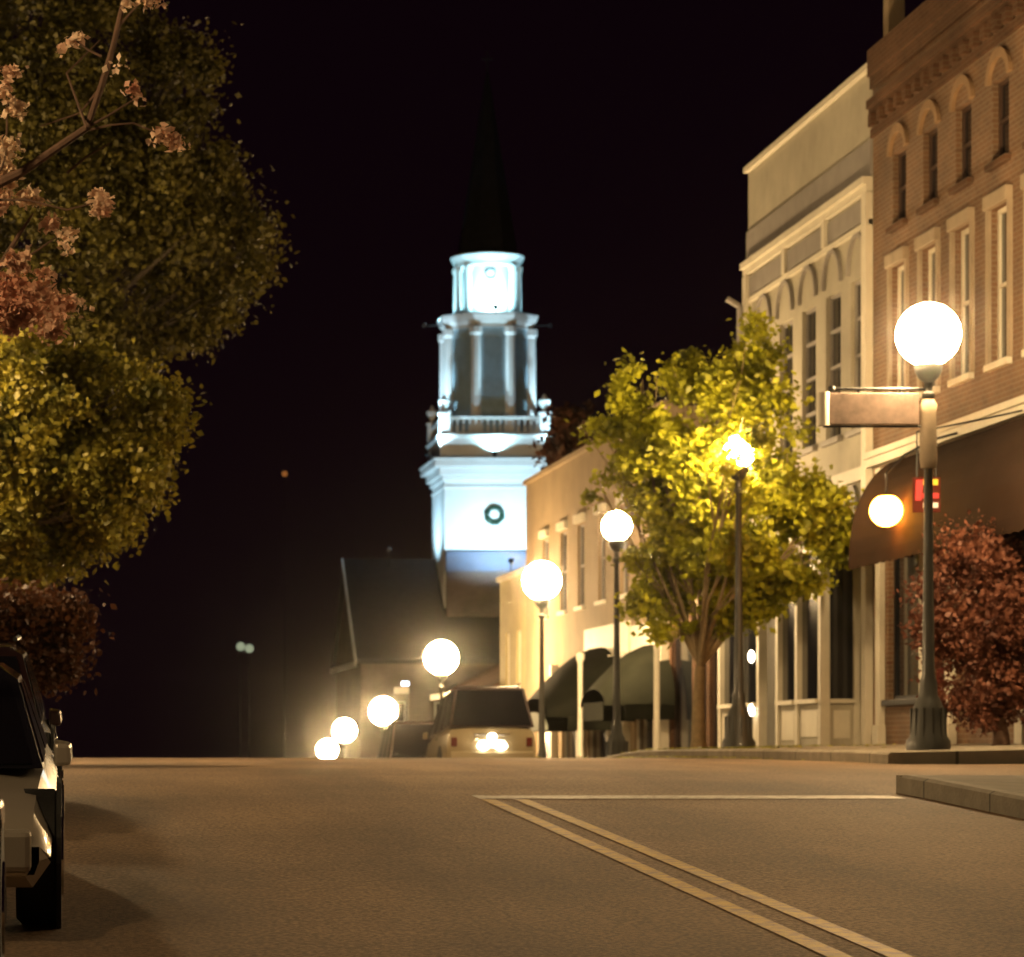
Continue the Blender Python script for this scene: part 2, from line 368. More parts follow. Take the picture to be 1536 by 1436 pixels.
def shell(mb, X, X2, y0, y1, z0, z1):       # other sides and roof of a building
    mb.add([(X, y0, z0), (X2, y0, z0), (X2, y0, z1), (X, y0, z1)], [(0, 1, 2, 3)])
    mb.add([(X, y1, z0), (X2, y1, z0), (X2, y1, z1), (X, y1, z1)], [(0, 1, 2, 3)])
    mb.add([(X2, y0, z0), (X2, y1, z0), (X2, y1, z1), (X2, y0, z1)], [(0, 1, 2, 3)])
    mb.add([(X, y0, z1), (X2, y0, z1), (X2, y1, z1), (X, y1, z1)], [(0, 1, 2, 3)])
    return mb
def window(b, X, y0, y1, z0, z1, fm, rec=.12, fw=.05, bars=1, sill=True, sm=None):
    """pane in the recess, sash frame in front of it, sill"""
    f = MB(); x0, x1 = X+rec-.05, X+rec-.012
    f.box(x0, x1, y0, y0+fw, z0, z1); f.box(x0, x1, y1-fw, y1, z0, z1)
    f.box(x0, x1, y0+fw, y1-fw, z0, z0+fw); f.box(x0, x1, y0+fw, y1-fw, z1-fw, z1)
    for k in range(bars):
        z = z0+(z1-z0)*(k+1)/(bars+1); f.box(x0-.01, x1, y0+fw, y1-fw, z-.025, z+.025)
    wo = part(f, 'window', fm, b)
    part(MB().box(X+rec-.01, X+rec+.02, y0-.02, y1+.02, z0-.02, z1+.02), 'pane', M['pane'], wo)
    if sill: part(MB().box(X-.09, X+.04, y0-.1, y1+.1, z0-.1, z0-.003), 'sill', sm or fm, wo, bevel=.01)
    return wo
def arch_hood(b, X, yc, r, z, m, t=.09, pr=.07, rise=1.0, legs=0):
    """arched moulding over a window, in the facade plane"""
    rs = []
    pts = [(yc-r, z-legs)] if legs else []
    pts += [(yc-r*math.cos(PI*k/12), z+r*rise*math.sin(PI*k/12)) for k in range(13)]
    if legs: pts.append((yc+r, z-legs))
    for i, (y, zz) in enumerate(pts):
        a = pts[max(0, i-1)]; c = pts[min(len(pts)-1, i+1)]; d = math.hypot(c[0]-a[0], c[1]-a[1]); ny, nz = -(c[1]-a[1])/d, (c[0]-a[0])/d
        rs.append([(X-pr, y, zz), (X-pr, y+ny*t, zz+nz*t), (X+.01, y+ny*t, zz+nz*t), (X+.01, y, zz)])
    return part(MB().rings(rs), 'window_hood', m, b)

XF = 13.2
# ------------------------------------------------------------------ brick building (nearest, right)
b = thing('brick_building', 'tall red brown brick building with arched upper windows and brown awning, at right edge', 'building', (XF, 43, pz(13, 43)))
Y0, Y1, ZT = 36.0, 49.1, 10.95
ops = []; up = []; mid = []
cs = [37.3, 39.0, 40.7, 42.4, 44.15, 45.85, 47.55]
for c in cs:
    mid.append((c-.42, c+.42, 5.45, 7.65)); up.append((c-.38, c+.38, 8.3, 9.45))
ops += mid+up
gl = [(36.6, 39.6, .75, 3.3), (40.0, 41.0, .22, 3.0), (41.4, 44.4, .75, 3.3), (44.9, 45.8, .22, 3.0), (46.2, 48.2, .75, 3.3)]
ops += gl
part(shell(holed(XF, Y0, Y1, -.6, ZT, ops, .14), XF, 30, Y0, Y1, -.6, ZT), 'wall', M['brick'], b)
for o in mid:
    window(b, XF, *o, M['creamtrim'], .14, .07, 1)
    part(MB().box(XF-.10, XF+.02, o[0]-.12, o[1]+.12, o[3]+.003, o[3]+.2), 'lintel', M['browntrim'], b, bevel=.015)
    f = MB(); f.box(XF-.05, XF+.01, o[0]-.13, o[0]-.004, o[2], o[3]); f.box(XF-.05, XF+.01, o[1]+.004, o[1]+.13, o[2], o[3])
    part(f, 'window_surround', M['browntrim'], b)
for o in up:
    window(b, XF, *o, M['darkpaint'], .14, .06, 1, sm=M['brickd'])
    arch_hood(b, XF, (o[0]+o[1])/2, .42, o[3]-.02, M['brick2'], .13, .06, .75)
cn = MB()
for (z0, z1, pr) in [(9.95, 10.1, .05), (10.3, 10.42, .08), (10.42, 10.56, .12), (10.75, 10.95, .06), (10.95, 11.38, .1)]:
    cn.box(XF-pr, XF-.002 if z1 <= ZT else XF+.3, Y0, Y1, z0+.002, z1)
for k in range(26): cn.box(XF-.13, XF-.003, Y0+.25+k*.5, Y0+.45+k*.5, 10.1, 10.3)
part(cn, 'cornice', M['brickd'], b)
part(MB().box(XF+.1, XF+.36, 48.55, 48.85, 11.38, 12.6), 'chimney', M['tan'], b)
part(MB().box(XF-.14, XF-.002, Y0, Y1-.05, 4.55, 4.75).box(XF-.2, XF-.141, Y0, Y1-.05, 4.68, 4.78), 'shopfront_band', M['creamtrim'], b)
for k, o in enumerate(gl):
    if o[2] > .5: window(b, XF, *o, M['blackmetal'], .14, .06, 0)
    else:
        d = part(MB().box(XF+.08, XF+.13, o[0], o[1], o[2], o[3]), 'door', M['awnred'], b)
        part(MB().box(XF+.06, XF+.079, o[0]+.15, o[1]-.15, o[2]+1.0, o[3]-.15), 'pane', M['pane'], d)
        part(MB().tube([(XF+.04, o[0]+.12, o[2]+.9), (XF+.04, o[0]+.12, o[2]+1.2)], .015), 'handle', M['chrome'], d)
for yy in (36.3, 39.8, 41.2, 44.65, 46.0, 48.5):
    part(MB().box(XF-.1, XF-.002, yy-.13, yy+.13, -.2, 4.5).box(XF-.14, XF-.001, yy-.17, yy+.17, -.3, .35), 'pilaster', M['creamtrim'], b, bevel=.01)
# curved canvas awning along the brick shopfront
def awning(pf, x0, z0, y0, y1, x1, z1, m, mv, vd, name='awning', bulge=.35):
    n = 10; prof = []
    for k in range(n+1):
        t = k/n*PI/2; prof.append((x0+(x1-x0)*math.sin(t)**.9, z1+(z0-z1)*math.cos(t)**1.0))
    inner = [(x+.03, z-.035) for x, z in prof][::-1]
    a = MB(); a.prism(prof+inner, 'y', y0, y1)
    # end gussets
    for y in (y0+.02, y1-.05):
        a.prism([(x0, z1)]+[(x, z-.02) for x, z in prof], 'y', y, y+.02)
    aw = part(a, name, m, pf)
    L = y1-y0; s = MB(); k = int(L/.35)
    for i in range(k):
        a0, a1 = y0+L*i/k, y0+L*(i+1)/k; mi = (a0+a1)/2
        s.prism([(a0, z1-.004), (a1, z1-.004), (a1, z1-vd*.9), (mi, z1-vd), (a0, z1-vd*.9)], 'x', x1-.005, x1+.012)
    part(s, 'valance', mv, aw)
    fr = MB()
    for y in np.linspace(y0+.1, y1-.1, max(2, int(L/2)+1)): fr.tube([(x0, y, z1+.05), (x1+.05, y, z1+.02)], .015)
    part(fr, 'awning_frame', M['blackmetal'], aw)
    return aw
awning(b, XF-.01, 4.5, 37.2, 46.8, 12.2, 2.95, M['awnbrown'], M['awnbrown'], .2)

# amber globe lamp and the small coloured sign under the awning eave
al = thing('amber_lamp', 'glowing amber globe lamp hanging in front of the brown awning', 'lamp', (12.02, 44.0, 3.46))
part(MB().sphere((12.02, 44.0, 3.46), .235, 20, 12), 'globe', M['amberl'], al, True)
part(MB().tube([(12.02, 44.0, 3.7), (12.02, 44.0, 4.0), (12.3, 44.0, 4.28), (12.7, 44.0, 4.5), (13.14, 44.0, 4.62)], .02).lathe((12.02, 44, 3.63), [(.001, .08), (.1, .05), (.13, 0), (.001, 0)], 12), 'bracket', M['blackmetal'], al, True)
sg = thing('shop_sign', 'small red yellow and white shop sign beside the amber lamp', 'sign', (11.75, 41.0, 3.44))
part(MB().box(11.56, 11.94, 40.98, 41.02, 3.2, 3.68), 'board', M['awnred'], sg, bevel=.01)
part(MB().box(11.70, 11.90, 40.965, 40.978, 3.57, 3.65), 'yellow_strip', M['signyel'], sg)
part(MB().rings([[(11.59, y, 3.36), (11.67, y, 3.36), (11.70, y, 3.64), (11.60, y, 3.64)] for y in (40.965, 40.978)]), 'red_mark', M['signred'], sg)
part(MB().box(11.69, 11.91, 40.965, 40.978, 3.39, 3.46), 'red_strip', M['signred'], sg)
part(MB().box(11.70, 11.90, 40.965, 40.978, 3.26, 3.33), 'white_strip', M['signwhite'], sg)
part(MB().tube([(11.62, 41, 3.68), (11.62, 41, 4.3), (12.4, 41, 4.45), (13.1, 41, 4.6)], .014).tube([(11.88, 41, 3.68), (11.88, 41, 4.36)], .01), 'bracket', M['blackmetal'], sg)

# ------------------------------------------------------------------ white building
b = thing('white_building', 'cream painted two storey building with tall parapet and five narrow arched windows', 'building', (XF, 53.6, pz(13, 53)))
Y0, Y1, ZT = 49.12, 58.1, 11.1
cs = [50.0, 51.65, 53.35, 55.05, 56.75]
wn = [(c-.5, c+.5, 5.3, 7.8) for c in cs]
base = -1.4
part(shell(holed(XF, Y0, Y1, 3.6, ZT, wn, .12), XF, 28, Y0, Y1, base, ZT).box(XF+.02, XF+.3, Y0+.02, Y1-.02, base, 3.6), 'wall', M['creamwall'], b)
for o in wn:
    window(b, XF, *o, M['greytrim'], .12, .06, 3)
    arch_hood(b, XF, (o[0]+o[1])/2, .55, o[3]+.12, M['greytrim'], .07, .06, 1.05)
cn = MB(); cn.box(XF-.17, XF-.002, Y0, Y1, 9.22, 9.34).box(XF-.11, XF-.003, Y0, Y1, 9.1, 9.218).box(XF-.07, XF-.002, Y0, Y1, 8.55, 8.64)
for y in (Y0+.15, 52.0, 54.9, Y1-.15): cn.box(XF-.1, XF-.003, y-.11, y+.11, 8.641, 9.099)
part(cn, 'cornice', M['creamtrim'], b)
pieces(MB().box(XF-.05, XF-.004, Y0+.3, 51.85, 8.68, 9.04).box(XF-.05, XF-.004, 52.15, 54.75, 8.68, 9.04).box(XF-.05, XF-.004, 55.05, Y1-.3, 8.68, 9.04), 'frieze_panel', M['greytrim'], b)
part(MB().box(XF-.04, XF-.002, Y0, Y1, 9.36, 9.95), 'frieze_band', M['greytrim'], b)
part(MB().box(XF-.1, XF+.35, Y0, Y1, ZT, ZT+.1), 'coping', M['creamtrim'], b)
pieces(MB().box(XF-.12, XF-.002, Y0, Y0+.28, base+1.2, 9.07).box(XF-.12, XF-.002, Y1-.28, Y1, base+1.2, 9.07), 'corner_pilaster', M['creamtrim'], b)
part(MB().box(XF-.11, XF-.002, Y0+.28, Y1-.28, 4.4, 4.62), 'string_course', M['creamtrim'], b)
# round medallion on the wall above the shopfront
part(MB().rings([[(XF-.05, 50.3+.28*math.cos(t), 4.05+.33*math.sin(t)) for t in np.linspace(0, 2*PI, 20, endpoint=False)],
                 [(XF+.01, 50.3+.28*math.cos(t), 4.05+.33*math.sin(t)) for t in np.linspace(0, 2*PI, 20, endpoint=False)]]), 'medallion', M['greytrim'], b)
# projecting timber shopfront, its near end faces down the street
XS = 12.5; ya, yb = 49.75, 57.6
def gy(y): return pz(13, y)
sf = MB()
sf.box(XS-.06, XF, ya-.06, yb+.06, 3.25, 3.6); sf.box(XS-.14, XF, ya-.14, yb+.14, 3.6, 3.7)    # entablature
sh = part(sf, 'shopfront', M['creamtrim'], b, bevel=.01)
post = MB()
for y in (ya, 51.35, 52.75, 54.2, 55.8, yb-.18):
    post.box(XS, XS+.16, y, y+.18, gy(y)-.3, 3.248)
post.box(XF-.14, XF+.0, ya, ya+.18, gy(ya)-.3, 3.248)
pieces(post, 'shopfront_pilaster', M['creamtrim'], sh, bevel=.008)
bk = MB(); pn = MB(); gls = MB(); sl = MB()
for (c, d) in ((ya+.18, 51.35), (51.53, 52.75), (54.38, 55.8), (55.98, yb-.18)):
    z = .72
    bk.box(XS+.05, XS+.12, c, d, gy(c)-.5, z); gls.box(XS+.09, XS+.11, c, d, z, 3.248); sl.box(XS-.05, XS+.13, c, d, z+.002, z+.075)
    pn.box(XS+.03, XS+.049, c+.15, d-.15, gy(c)+.15, z-.1)
bk.box(XS+.16, XF-.14, ya+.04, ya+.1, gy(ya)-.3, .72); gls.box(XS+.16, XF-.14, ya+.08, ya+.10, .72, 3.248); sl.box(XS+.16, XF-.14, ya-.05, ya+.11, .722, .79)
pn.box(XS+.22, XF-.2, ya+.02, ya+.039, gy(ya)+.12, .6)
pieces(bk, 'bulkhead', M['creamwall'], sh); pieces(pn, 'panel', M['creamtrim'], sh, bevel=.01); pieces(gls, 'pane', M['pane'], sh); pieces(sl, 'shop_sill', M['creamtrim'], sh)
dr = part(MB().box(XS+.35, XS+.4, 52.93, 54.2, gy(53), 3.1), 'door', M['greytrim'], b)
part(MB().box(XS+.33, XS+.349, 53.1, 54.0, gy(53)+.8, 2.9), 'pane', M['pane'], dr)
part(MB().tube([(XS+.3, 53.02, gy(53)+.95), (XS+.3, 53.02, gy(53)+1.25)], .015), 'handle', M['chrome'], dr)
part(MB().tube([(XF-.2, 57.95, 8.5), (XF-.2, 57.95, base+.6)], .06).tube([(XF-.2, 57.95, 8.5), (XF-.45, 57.95, 8.65)], .06), 'downpipe', M['greytrim'], b)

# ------------------------------------------------------------------ dark brick shop
b = thing('dark_brick_shop', 'low dark brown brick shop behind the yellow green tree', 'building', (XF, 62, pz(13, 62)))
Y0, Y1, ZT = 58.12, 66.0, 5.6
ops = [(60.0, 61.6, -.3, 2.6), (61.9, 62.9, -.9, 2.3), (63.3, 65.5, -.6, 2.4), (59.3, 60.2, 3.6, 4.9), (61.4, 62.3, 3.6, 4.9), (63.6, 64.5, 3.6, 4.9)]
part(shell(holed(XF, Y0, Y1, -2.2, ZT, ops, .12), XF, 28, Y0, Y1, -2.2, ZT), 'wall', M['brickd'], b)
for i, o in enumerate(ops):
    window(b, XF, *o, M['darkpaint'], .12, .06, 1 if i > 2 else 0, sill=i != 1)
part(MB().box(XF-.12, XF+.1, Y0, Y1, ZT, ZT+.14).box(XF-.08, XF-.002, Y0, Y1, 2.9, 3.2), 'cornice', M['tan'], b)
cl = MB()
for y in (59.5, 65.85): cl.box(XF-.2, XF-.002, y-.13, y+.13, -2, 2.9)
pieces(cl, 'pilaster', M['creamtrim'], b, bevel=.01)
for i, (px, py, D) in enumerate([(1127, 985, 57.6), (1127, 1066, 57.6), (1091, 1103, 60.0)]):
    x = 12.95 if i == 2 else 12.44; D = x*4500/(px-100); z = (1120-py)/4500*D
    o = part(MB().sphere((x, D, z), .06, 12, 8, 1.9), 'lamp_bulb', M['smalllamp'], tk := thing('wall_light', ['upper small oval white light on the shop column', 'lower small oval white light on the shop column', 'small oval white light near the ground beside the lamp post base'][i], 'light', (XF, D, z), 'small lights on the shopfront columns'), True)
    part(MB().box(x+.03, x+.12, D-.03, D+.03, z-.02, z+.02), 'bracket', M['blackmetal'], tk)

# ------------------------------------------------------------------ tan building with barrel awnings
b = thing('tan_building', 'tan stucco building with two rounded dark green awnings, right of the steeple', 'building', (XF, 76, pz(13, 76)))
Y0, Y1, ZT = 66.02, 86.2, 7.5
ops = []
for y in (67.5, 70.5, 73.5, 76.5, 79.2, 82.2): ops.append((y, y+1.0, 3.6, 5.7))
lo = [(66.9, 69.8, -1.2, 1.6), (70.9, 72.0, -1.9, 1.2), (72.6, 76.0, -1.6, 1.2), (77.6, 80.0, -1.8, .9), (81.5, 84.5, -2.0, .7)]
part(shell(holed(XF, Y0, Y1, -3.6, ZT, ops+lo, .12), XF, 28, Y0, Y1, -3.6, ZT), 'wall', M['tan'], b)
for o in ops:
    window(b, XF, *o, M['greytrim'], .12, .06, 1, sm=M['creamtrim'])
    part(MB().box(XF-.1, XF-.002, o[0]-.15, o[1]+.15, o[3]+.06, o[3]+.26), 'lintel', M['creamtrim'], b)
for o in lo: window(b, XF, *o, M['creamtrim'], .12, .07, 0)
part(MB().box(XF-.1, XF+.2, Y0, Y1, ZT, ZT+.12), 'coping', M['tan'], b)
pieces(MB().box(XF-.06, XF-.002, 70.2, 76.2, 2.15, 2.95).box(XF-.06, XF-.002, 66.3, 69.9, 2.1, 2.8), 'fascia_board', M['creamtrim'], b)
cl = MB()
for y in (66.5, 70.4, 72.3, 76.6, 80.8): cl.box(XF-.18, XF-.002, y-.14, y+.14, -3, 2.2)
pieces(cl, 'pilaster', M['creamtrim'], b, bevel=.01)
def barrel(bb, y0, y1, x0, z0, h, m, front=False):
    n = 14; yc, r = (y0+y1)/2, (y1-y0)/2
    outer = [(yc-r*math.cos(PI*k/n), z0+h*math.sin(PI*k/n)) for k in range(n+1)]
    inn = [(yc-(r-.04)*math.cos(PI*k/n), z0+(h-.04)*math.sin(PI*k/n)) for k in range(n+1)][::-1]
    rs = []
    for t in range(6):                       # dome-like: tapers down towards the street
        u = t/5; x = XF-.01-(XF-x0)*u; s = math.cos(u*PI/2*.82)
        rs.append([(x, yc+(y-yc)*(.55+.45*s), z0+(z-z0)*s) for y, z in outer+inn])
    a = part(MB().rings(rs), 'awning', m, bb, True)
    part(MB().box(x0+.3, XF-.02, y0+.02, y0+.05, z0-.32, z0+.02).box(x0+.3, XF-.02, y1-.05, y1-.02, z0-.32, z0+.02).box(x0, x0+.03, yc-r*.55, yc+r*.55, z0-.32, z0+.08), 'valance', m, a)
    s = math.cos(PI/2*.82)
    if front: part(MB().prism([(yc+(y-yc)*(.55+.45*s), z0-.3+(z-z0)*s*.9) for y, z in outer]+[(yc+r*.6, z0-.32), (yc-r*.6, z0-.32)], 'x', x0-.05, x0-.004), 'front_panel', M['paleglass'], a)
    return a
barrel(b, 70.6, 77.0, 11.5, .7, 1.75, M['awngreen'], True)
barrel(b, 65.0, 69.6, 11.8, .9, 1.4, M['awngreen'])
cl = MB()
for (x, y) in ((12.15, 70.7), (11.75, 60.2)): cl.tube([(x, y, gz(y)-.2), (x, y, gz(y)+4.0)], .07)
# pale awning posts
for k, (x, y) in enumerate(((11.9, 69.5), (12.0, 61.0))):
    t = tag(MB().lathe((x, y, gz(y)+KERB), [(.12, -.1), (.12, .25), (.065, .35), (.06, 3.3), (.1, 3.38), (.1, 3.5), (.001, 3.55)], 10).build('pavement_post', M['creamtrim'], None, True),
        ['slim pale post standing left of the awning gap', 'slim pale post just left of the tree trunk'][k], 'post')

# ------------------------------------------------------------------ pale yellow building, low hip roofed shop
b = thing('yellow_plaster_building', 'narrow pale yellow plaster building behind the street lamp, left of the tan building', 'building', (XF, 88.5, pz(13, 88)))
Y0, Y1, ZT = 86.22, 91.4, 5.0
ops = [(87.2, 88.0, 1.6, 3.4), (89.4, 90.2, 1.6, 3.4), (87.0, 88.6, -2.2, .2), (89.3, 90.8, -2.2, .2)]
part(shell(holed(XF, Y0, Y1, -4.2, ZT, ops, .12), XF, 26, Y0, Y1, -4.2, ZT), 'wall', M['tanpale'], b)
for o in ops: window(b, XF, *o, M['creamtrim'], .12, .06, 1)
part(MB().box(XF-.12, XF+.2, Y0, Y1, ZT, ZT+.14), 'coping', M['creamtrim'], b)
b = thing('low_brick_shop', 'low reddish shop with a sloping lit roof edge past the yellow building', 'building', (XF, 98, pz(13, 98)))
part(MB().box(XF, 24, 91.6, 104, -5, 1.7), 'wall', M['brick'], b)
part(MB().hexa([(XF-.5, 91.5, 1.7), (24.5, 91.5, 1.7), (24.5, 104.2, 1.7), (XF-.5, 104.2, 1.7)], [(17.5, 94, 4.2), (20.5, 94, 4.2), (20.5, 101.5, 4.2), (17.5, 101.5, 4.2)]), 'roof', M['brickd'], b)
part(MB().box(XF-.58, XF-.51, 91.5, 104.2, 1.6, 1.8), 'gutter', M['creamtrim'], b)
for y in (93, 96.5, 100):
    f = part(MB().box(XF-.04, XF-.002, y, y+1.6, -2.6, -.4), 'window', M['creamtrim'], b); part(MB().box(XF-.055, XF-.041, y+.1, y+1.5, -2.5, -.5), 'pane', M['pane'], f)

# ------------------------------------------------------------------ church
cx, cy = 21.38, 152.5
def Z(y, D=150): return (1120-y)*D/4500
ch = thing('church', 'white church with floodlit tiered steeple and dark hall at the end of the street', 'church', (cx, cy, gz(152)))
# hall
hx0, hx1 = 14.4, 31.0
hall = MB(); hall.box(hx0, hx1, 147.0, 160.0, -7, 4.4)
hall.prism([(147.0, 4.4), (160.0, 4.4), (153.5, 9.35)], 'x', hx0, hx1)
part(hall, 'hall_wall', M['churchwall'], ch)
rf = MB()
for s in (-1, 1):
    ye = 153.5+s*7.0; ze = 4.05
    rf.hexa([(hx0-.25, ye, ze), (hx1+.25, ye, ze), (hx1+.25, 153.5, 9.40), (hx0-.25, 153.5, 9.40)], [(hx0-.25, ye, ze+.2), (hx1+.25, ye, ze+.2), (hx1+.25, 153.5, 9.60), (hx0-.25, 153.5, 9.60)])
part(rf, 'hall_roof', M['slate'], ch)
part(MB().box(hx0-.3, hx0-.26, 146.4, 160.6, 3.9, 4.15).hexa([(hx0-.34, 146.4, 3.95), (hx0-.26, 146.4, 3.95), (hx0-.26, 153.5, 9.3), (hx0-.34, 153.5, 9.3)], [(hx0-.34, 146.4, 4.3), (hx0-.26, 146.4, 4.3), (hx0-.26, 153.5, 9.65), (hx0-.34, 153.5, 9.65)]), 'bargeboard', M['church'], ch)
for x in (15.6, 18.0, 24.2, 26.6):
    f = part(MB().box(x, x+1.0, 146.93, 146.99, -2.5, 2.2), 'window', M['church'], ch); part(MB().box(x+.1, x+.9, 146.9, 146.928, -2.4, 2.1), 'pane', M['pane'], f)
# attic block in front of the tower
part(MB().box(18.9, 23.86, 149.35, 149.99, 8.72, 9.72), 'porch_attic', M['bluegrey'], ch)
part(MB().box(18.94, 23.82, 149.39, 149.98, 4.5, 8.715), 'porch_wall', M['churchwall'], ch)
tw = MB(); tw.box(cx-2.5, cx+2.5, 150.0, 155.0, 3.0, 13.3)
part(tw, 'tower_base', M['church'], ch)
e = MB()
for (z0, z1, h) in [(12.9, 13.05, 2.56), (13.3, 13.55, 2.62), (13.55, 13.95, 2.78), (13.95, 14.3, 3.05), (14.3, 14.42, 3.12)]: e.box(cx-h, cx+h, cy-h, cy+h, z0, z1)
part(e, 'tower_cornice', M['church'], ch, bevel=.04)
# wreath ring
def ring(c, r, t, name, m, par, n=28):
    mb = MB(); rs = []
    for k in range(n):
        a = 2*PI*k/n; rr = t*random.uniform(.75, 1.2)
        rs.append([(c[0]+(r+rr*math.cos(q))*math.cos(a), c[1]-rr*math.sin(q)*.8, c[2]+(r+rr*math.cos(q))*math.sin(a)) for q in np.linspace(0, 2*PI, 8, endpoint=False)])
    rs.append(rs[0]); mb.rings(rs, cap=False); return part(mb, name, m, par)
wr = thing('wreath', 'dark green round wreath hung on the floodlit tower face', 'wreath', (cx, 149.9, Z(773)))
ring((cx, 149.9, Z(773)), .38, .14, 'wreath_ring', M['wreath'], wr)
# parapet block and balustrade
e = MB(); e.box(cx-2.72, cx+2.72, cy-2.72, cy+2.72, 14.42, 15.45); e.box(cx-2.8, cx+2.8, cy-2.8, cy+2.8, 15.45, 15.6)
part(e, 'parapet_block', M['church'], ch, bevel=.02)
e = MB(); h = 2.5
e.box(cx-h-.1, cx+h+.1, cy-h-.1, cy+h+.1, 15.6, 15.72)
for s in (-1, 1):
    e.box(cx-h, cx+h, cy+s*h-.09, cy+s*h+.09, 16.35, 16.5); e.box(cx+s*h-.09, cx+s*h+.09, cy-h+.1, cy+h-.1, 16.352, 16.498)
    for k in range(15):
        u = -h+.35+k*(2*h-.7)/14
        e.lathe((cx+u, cy+s*h, 15.72), [(.05, 0), (.09, .18), (.045, .42), (.06, .63)], 6); e.lathe((cx+s*h, cy+u, 15.72), [(.05, 0), (.09, .18), (.045, .42), (.06, .63)], 6)
part(e, 'balustrade', M['church'], ch)
for sx in (-1, 1):
    for sy in (-1, 1):
        p = part(MB().box(cx+sx*h-.24, cx+sx*h+.24, cy+sy*h-.24, cy+sy*h+.24, 15.72, 16.6).box(cx+sx*h-.3, cx+sx*h+.3, cy+sy*h-.3, cy+sy*h+.3, 16.6, 16.7), 'corner_pedestal', M['church'], ch)
        part(MB().lathe((cx+sx*h, cy+sy*h, 16.7), [(.1, 0), (.08, .15), (.27, .4), (.3, .6), (.14, .68), (.1, .8), (.001, .95)], 12), 'urn', M['church'], p, True)
# octagonal shaft
OC = PI/8; ap = 1/math.cos(OC)
part(MB().lathe((cx, cy, 0), [(2.06*ap, 15.7), (2.06*ap, 21.1)], 8, OC), 'octagon_shaft', M['louver'], ch)
e = MB()
for k in range(8):
    a = OC+k*PI/4; x, y = cx+2.08*ap*math.cos(a), cy+2.08*ap*math.sin(a)
    part(MB().lathe((x, y, 0), [(.34, 15.72), (.34, 16.6), (.27, 16.7), (.25, 20.6), (.34, 20.75), (.34, 21.05)], 8, a), 'corner_pilaster', M['church'], ch)
e = MB()
for k in range(8):
    a = k*PI/4; c, s = math.cos(a), math.sin(a)
    for j in range(26):
        z = 17.0+j*.14; P = []
        for (u, d, zz) in ((-.5, 2.05, z), (.5, 2.05, z), (.5, 2.12, z-.05), (-.5, 2.12, z-.05)): P.append((cx+c*d-s*u, cy+s*d+c*u, zz))
        e.add(P, [(0, 1, 2, 3)])
    part(e, 'louvres', M['louver'], ch); e = MB()
part(MB().lathe((cx, cy, 0), [(2.15*ap, 21.05), (2.15*ap, 21.2), (2.3*ap, 21.35), (2.42*ap, 21.6), (2.45*ap, 21.75), (1.9, 21.8)], 8, OC), 'octagon_cornice', M['church'], ch)
# drum with columns
part(MB().lathe((cx, cy, 0), [(1.55, 21.7), (1.45, 22.1), (1.2, 22.15), (1.2, 24.3)], 28), 'drum', M['church'], ch, True)
for k in range(8):
    a = R([45, 135, 225, 315, 13, -13, 167, 193][k]); x, y = cx+1.56*math.cos(a), cy+1.56*math.sin(a)
    part(MB().lathe((x, y, 0), [(.24, 21.8), (.24, 22.0), (.17, 22.1), (.15, 24.0), (.22, 24.1), (.22, 24.3)], 12), 'column', M['church'], ch, True)
part(MB().lathe((cx, cy, 0), [(1.7, 24.3), (1.7, 24.45), (1.78, 24.6), (1.88, 24.8), (1.85, 24.86), (1.2, 24.9)], 28), 'drum_cornice', M['church'], ch, True)
ring((cx, cy-1.24, Z(412, 151.3)), .24, .045, 'oculus_ring', M['louver'], ch, 24)
part(MB().lathe((cx, cy, 0), [(1.55, 24.88), (1.5, 25.4), (.07, 34.2), (.001, 34.3)], 8, OC), 'spire', M['slate'], ch)
part(MB().tube([(cx, cy, 34), (cx, cy, 35.4)], .04).box(cx-.3, cx+.3, cy-.04, cy+.04, 34.9, 34.98), 'spire_cross', M['blackmetal'], ch)
# floodlights
def flood(loc, aim, power, size, label, spot=70, col=(.50, .82, 1.0), arm=None, blend=.6, emis=True):
    t = thing('flood_light', label, 'flood light', loc, 'flood lights on the steeple')
    v = (Vector(aim)-Vector(loc)).normalized(); L = Vector(loc)
    h = MB(); q = v.to_track_quat('Z', 'Y').to_matrix()
    def tr(p): return tuple(L+q@Vector(p))
    s = .13
    B = [tr((x, y, -.12)) for x, y in ((-s*.7, -s*.5), (s*.7, -s*.5), (s*.7, s*.5), (-s*.7, s*.5))]; T = [tr((x, y, .08)) for x, y in ((-s, -s*.8), (s, -s*.8), (s, s*.8), (-s, s*.8))]
    h.hexa(B, T); part(h, 'housing', M['blackmetal'], t)
    T2 = [tr((x, y, .085)) for x, y in ((-s*.85, -s*.65), (s*.85, -s*.65), (s*.85, s*.65), (-s*.85, s*.65))]
    part(MB().add(T2, [(0, 1, 2, 3)]), 'lens', M['floodlens'], t)
    if arm: part(MB().tube([loc, arm], .035), 'arm', M['blackmetal'], t)
    ld = bpy.data.lights.new('flood_beam', 'SPOT'); ld.energy = power; ld.color = col; ld.spot_size = R(spot); ld.spot_blend = blend; ld.shadow_soft_size = .1
    lo_ = bpy.data.objects.new('flood_beam', ld); COL.objects.link(lo_); lo_.parent = t
    lo_.location = v*.14; lo_.rotation_euler = v.to_track_quat('-Z', 'Y').to_euler()
    return t
flood((cx+.3, 146.3, 9.05), (cx, 150, 12.2), 2300, .2, 'flood light below the wreath lighting the tower base', 130, (.5, .82, 1.0), arm=(cx+.3, 147.2, 4.9))
flood((cx-5.0, 152.5, 10.0), (cx-2.5, 152.5, 12.0), 700, .2, 'flood light on the hall roof left of the tower base', 115, (.5, .82, 1.0), arm=(cx-5.0, 152.8, 9.0))
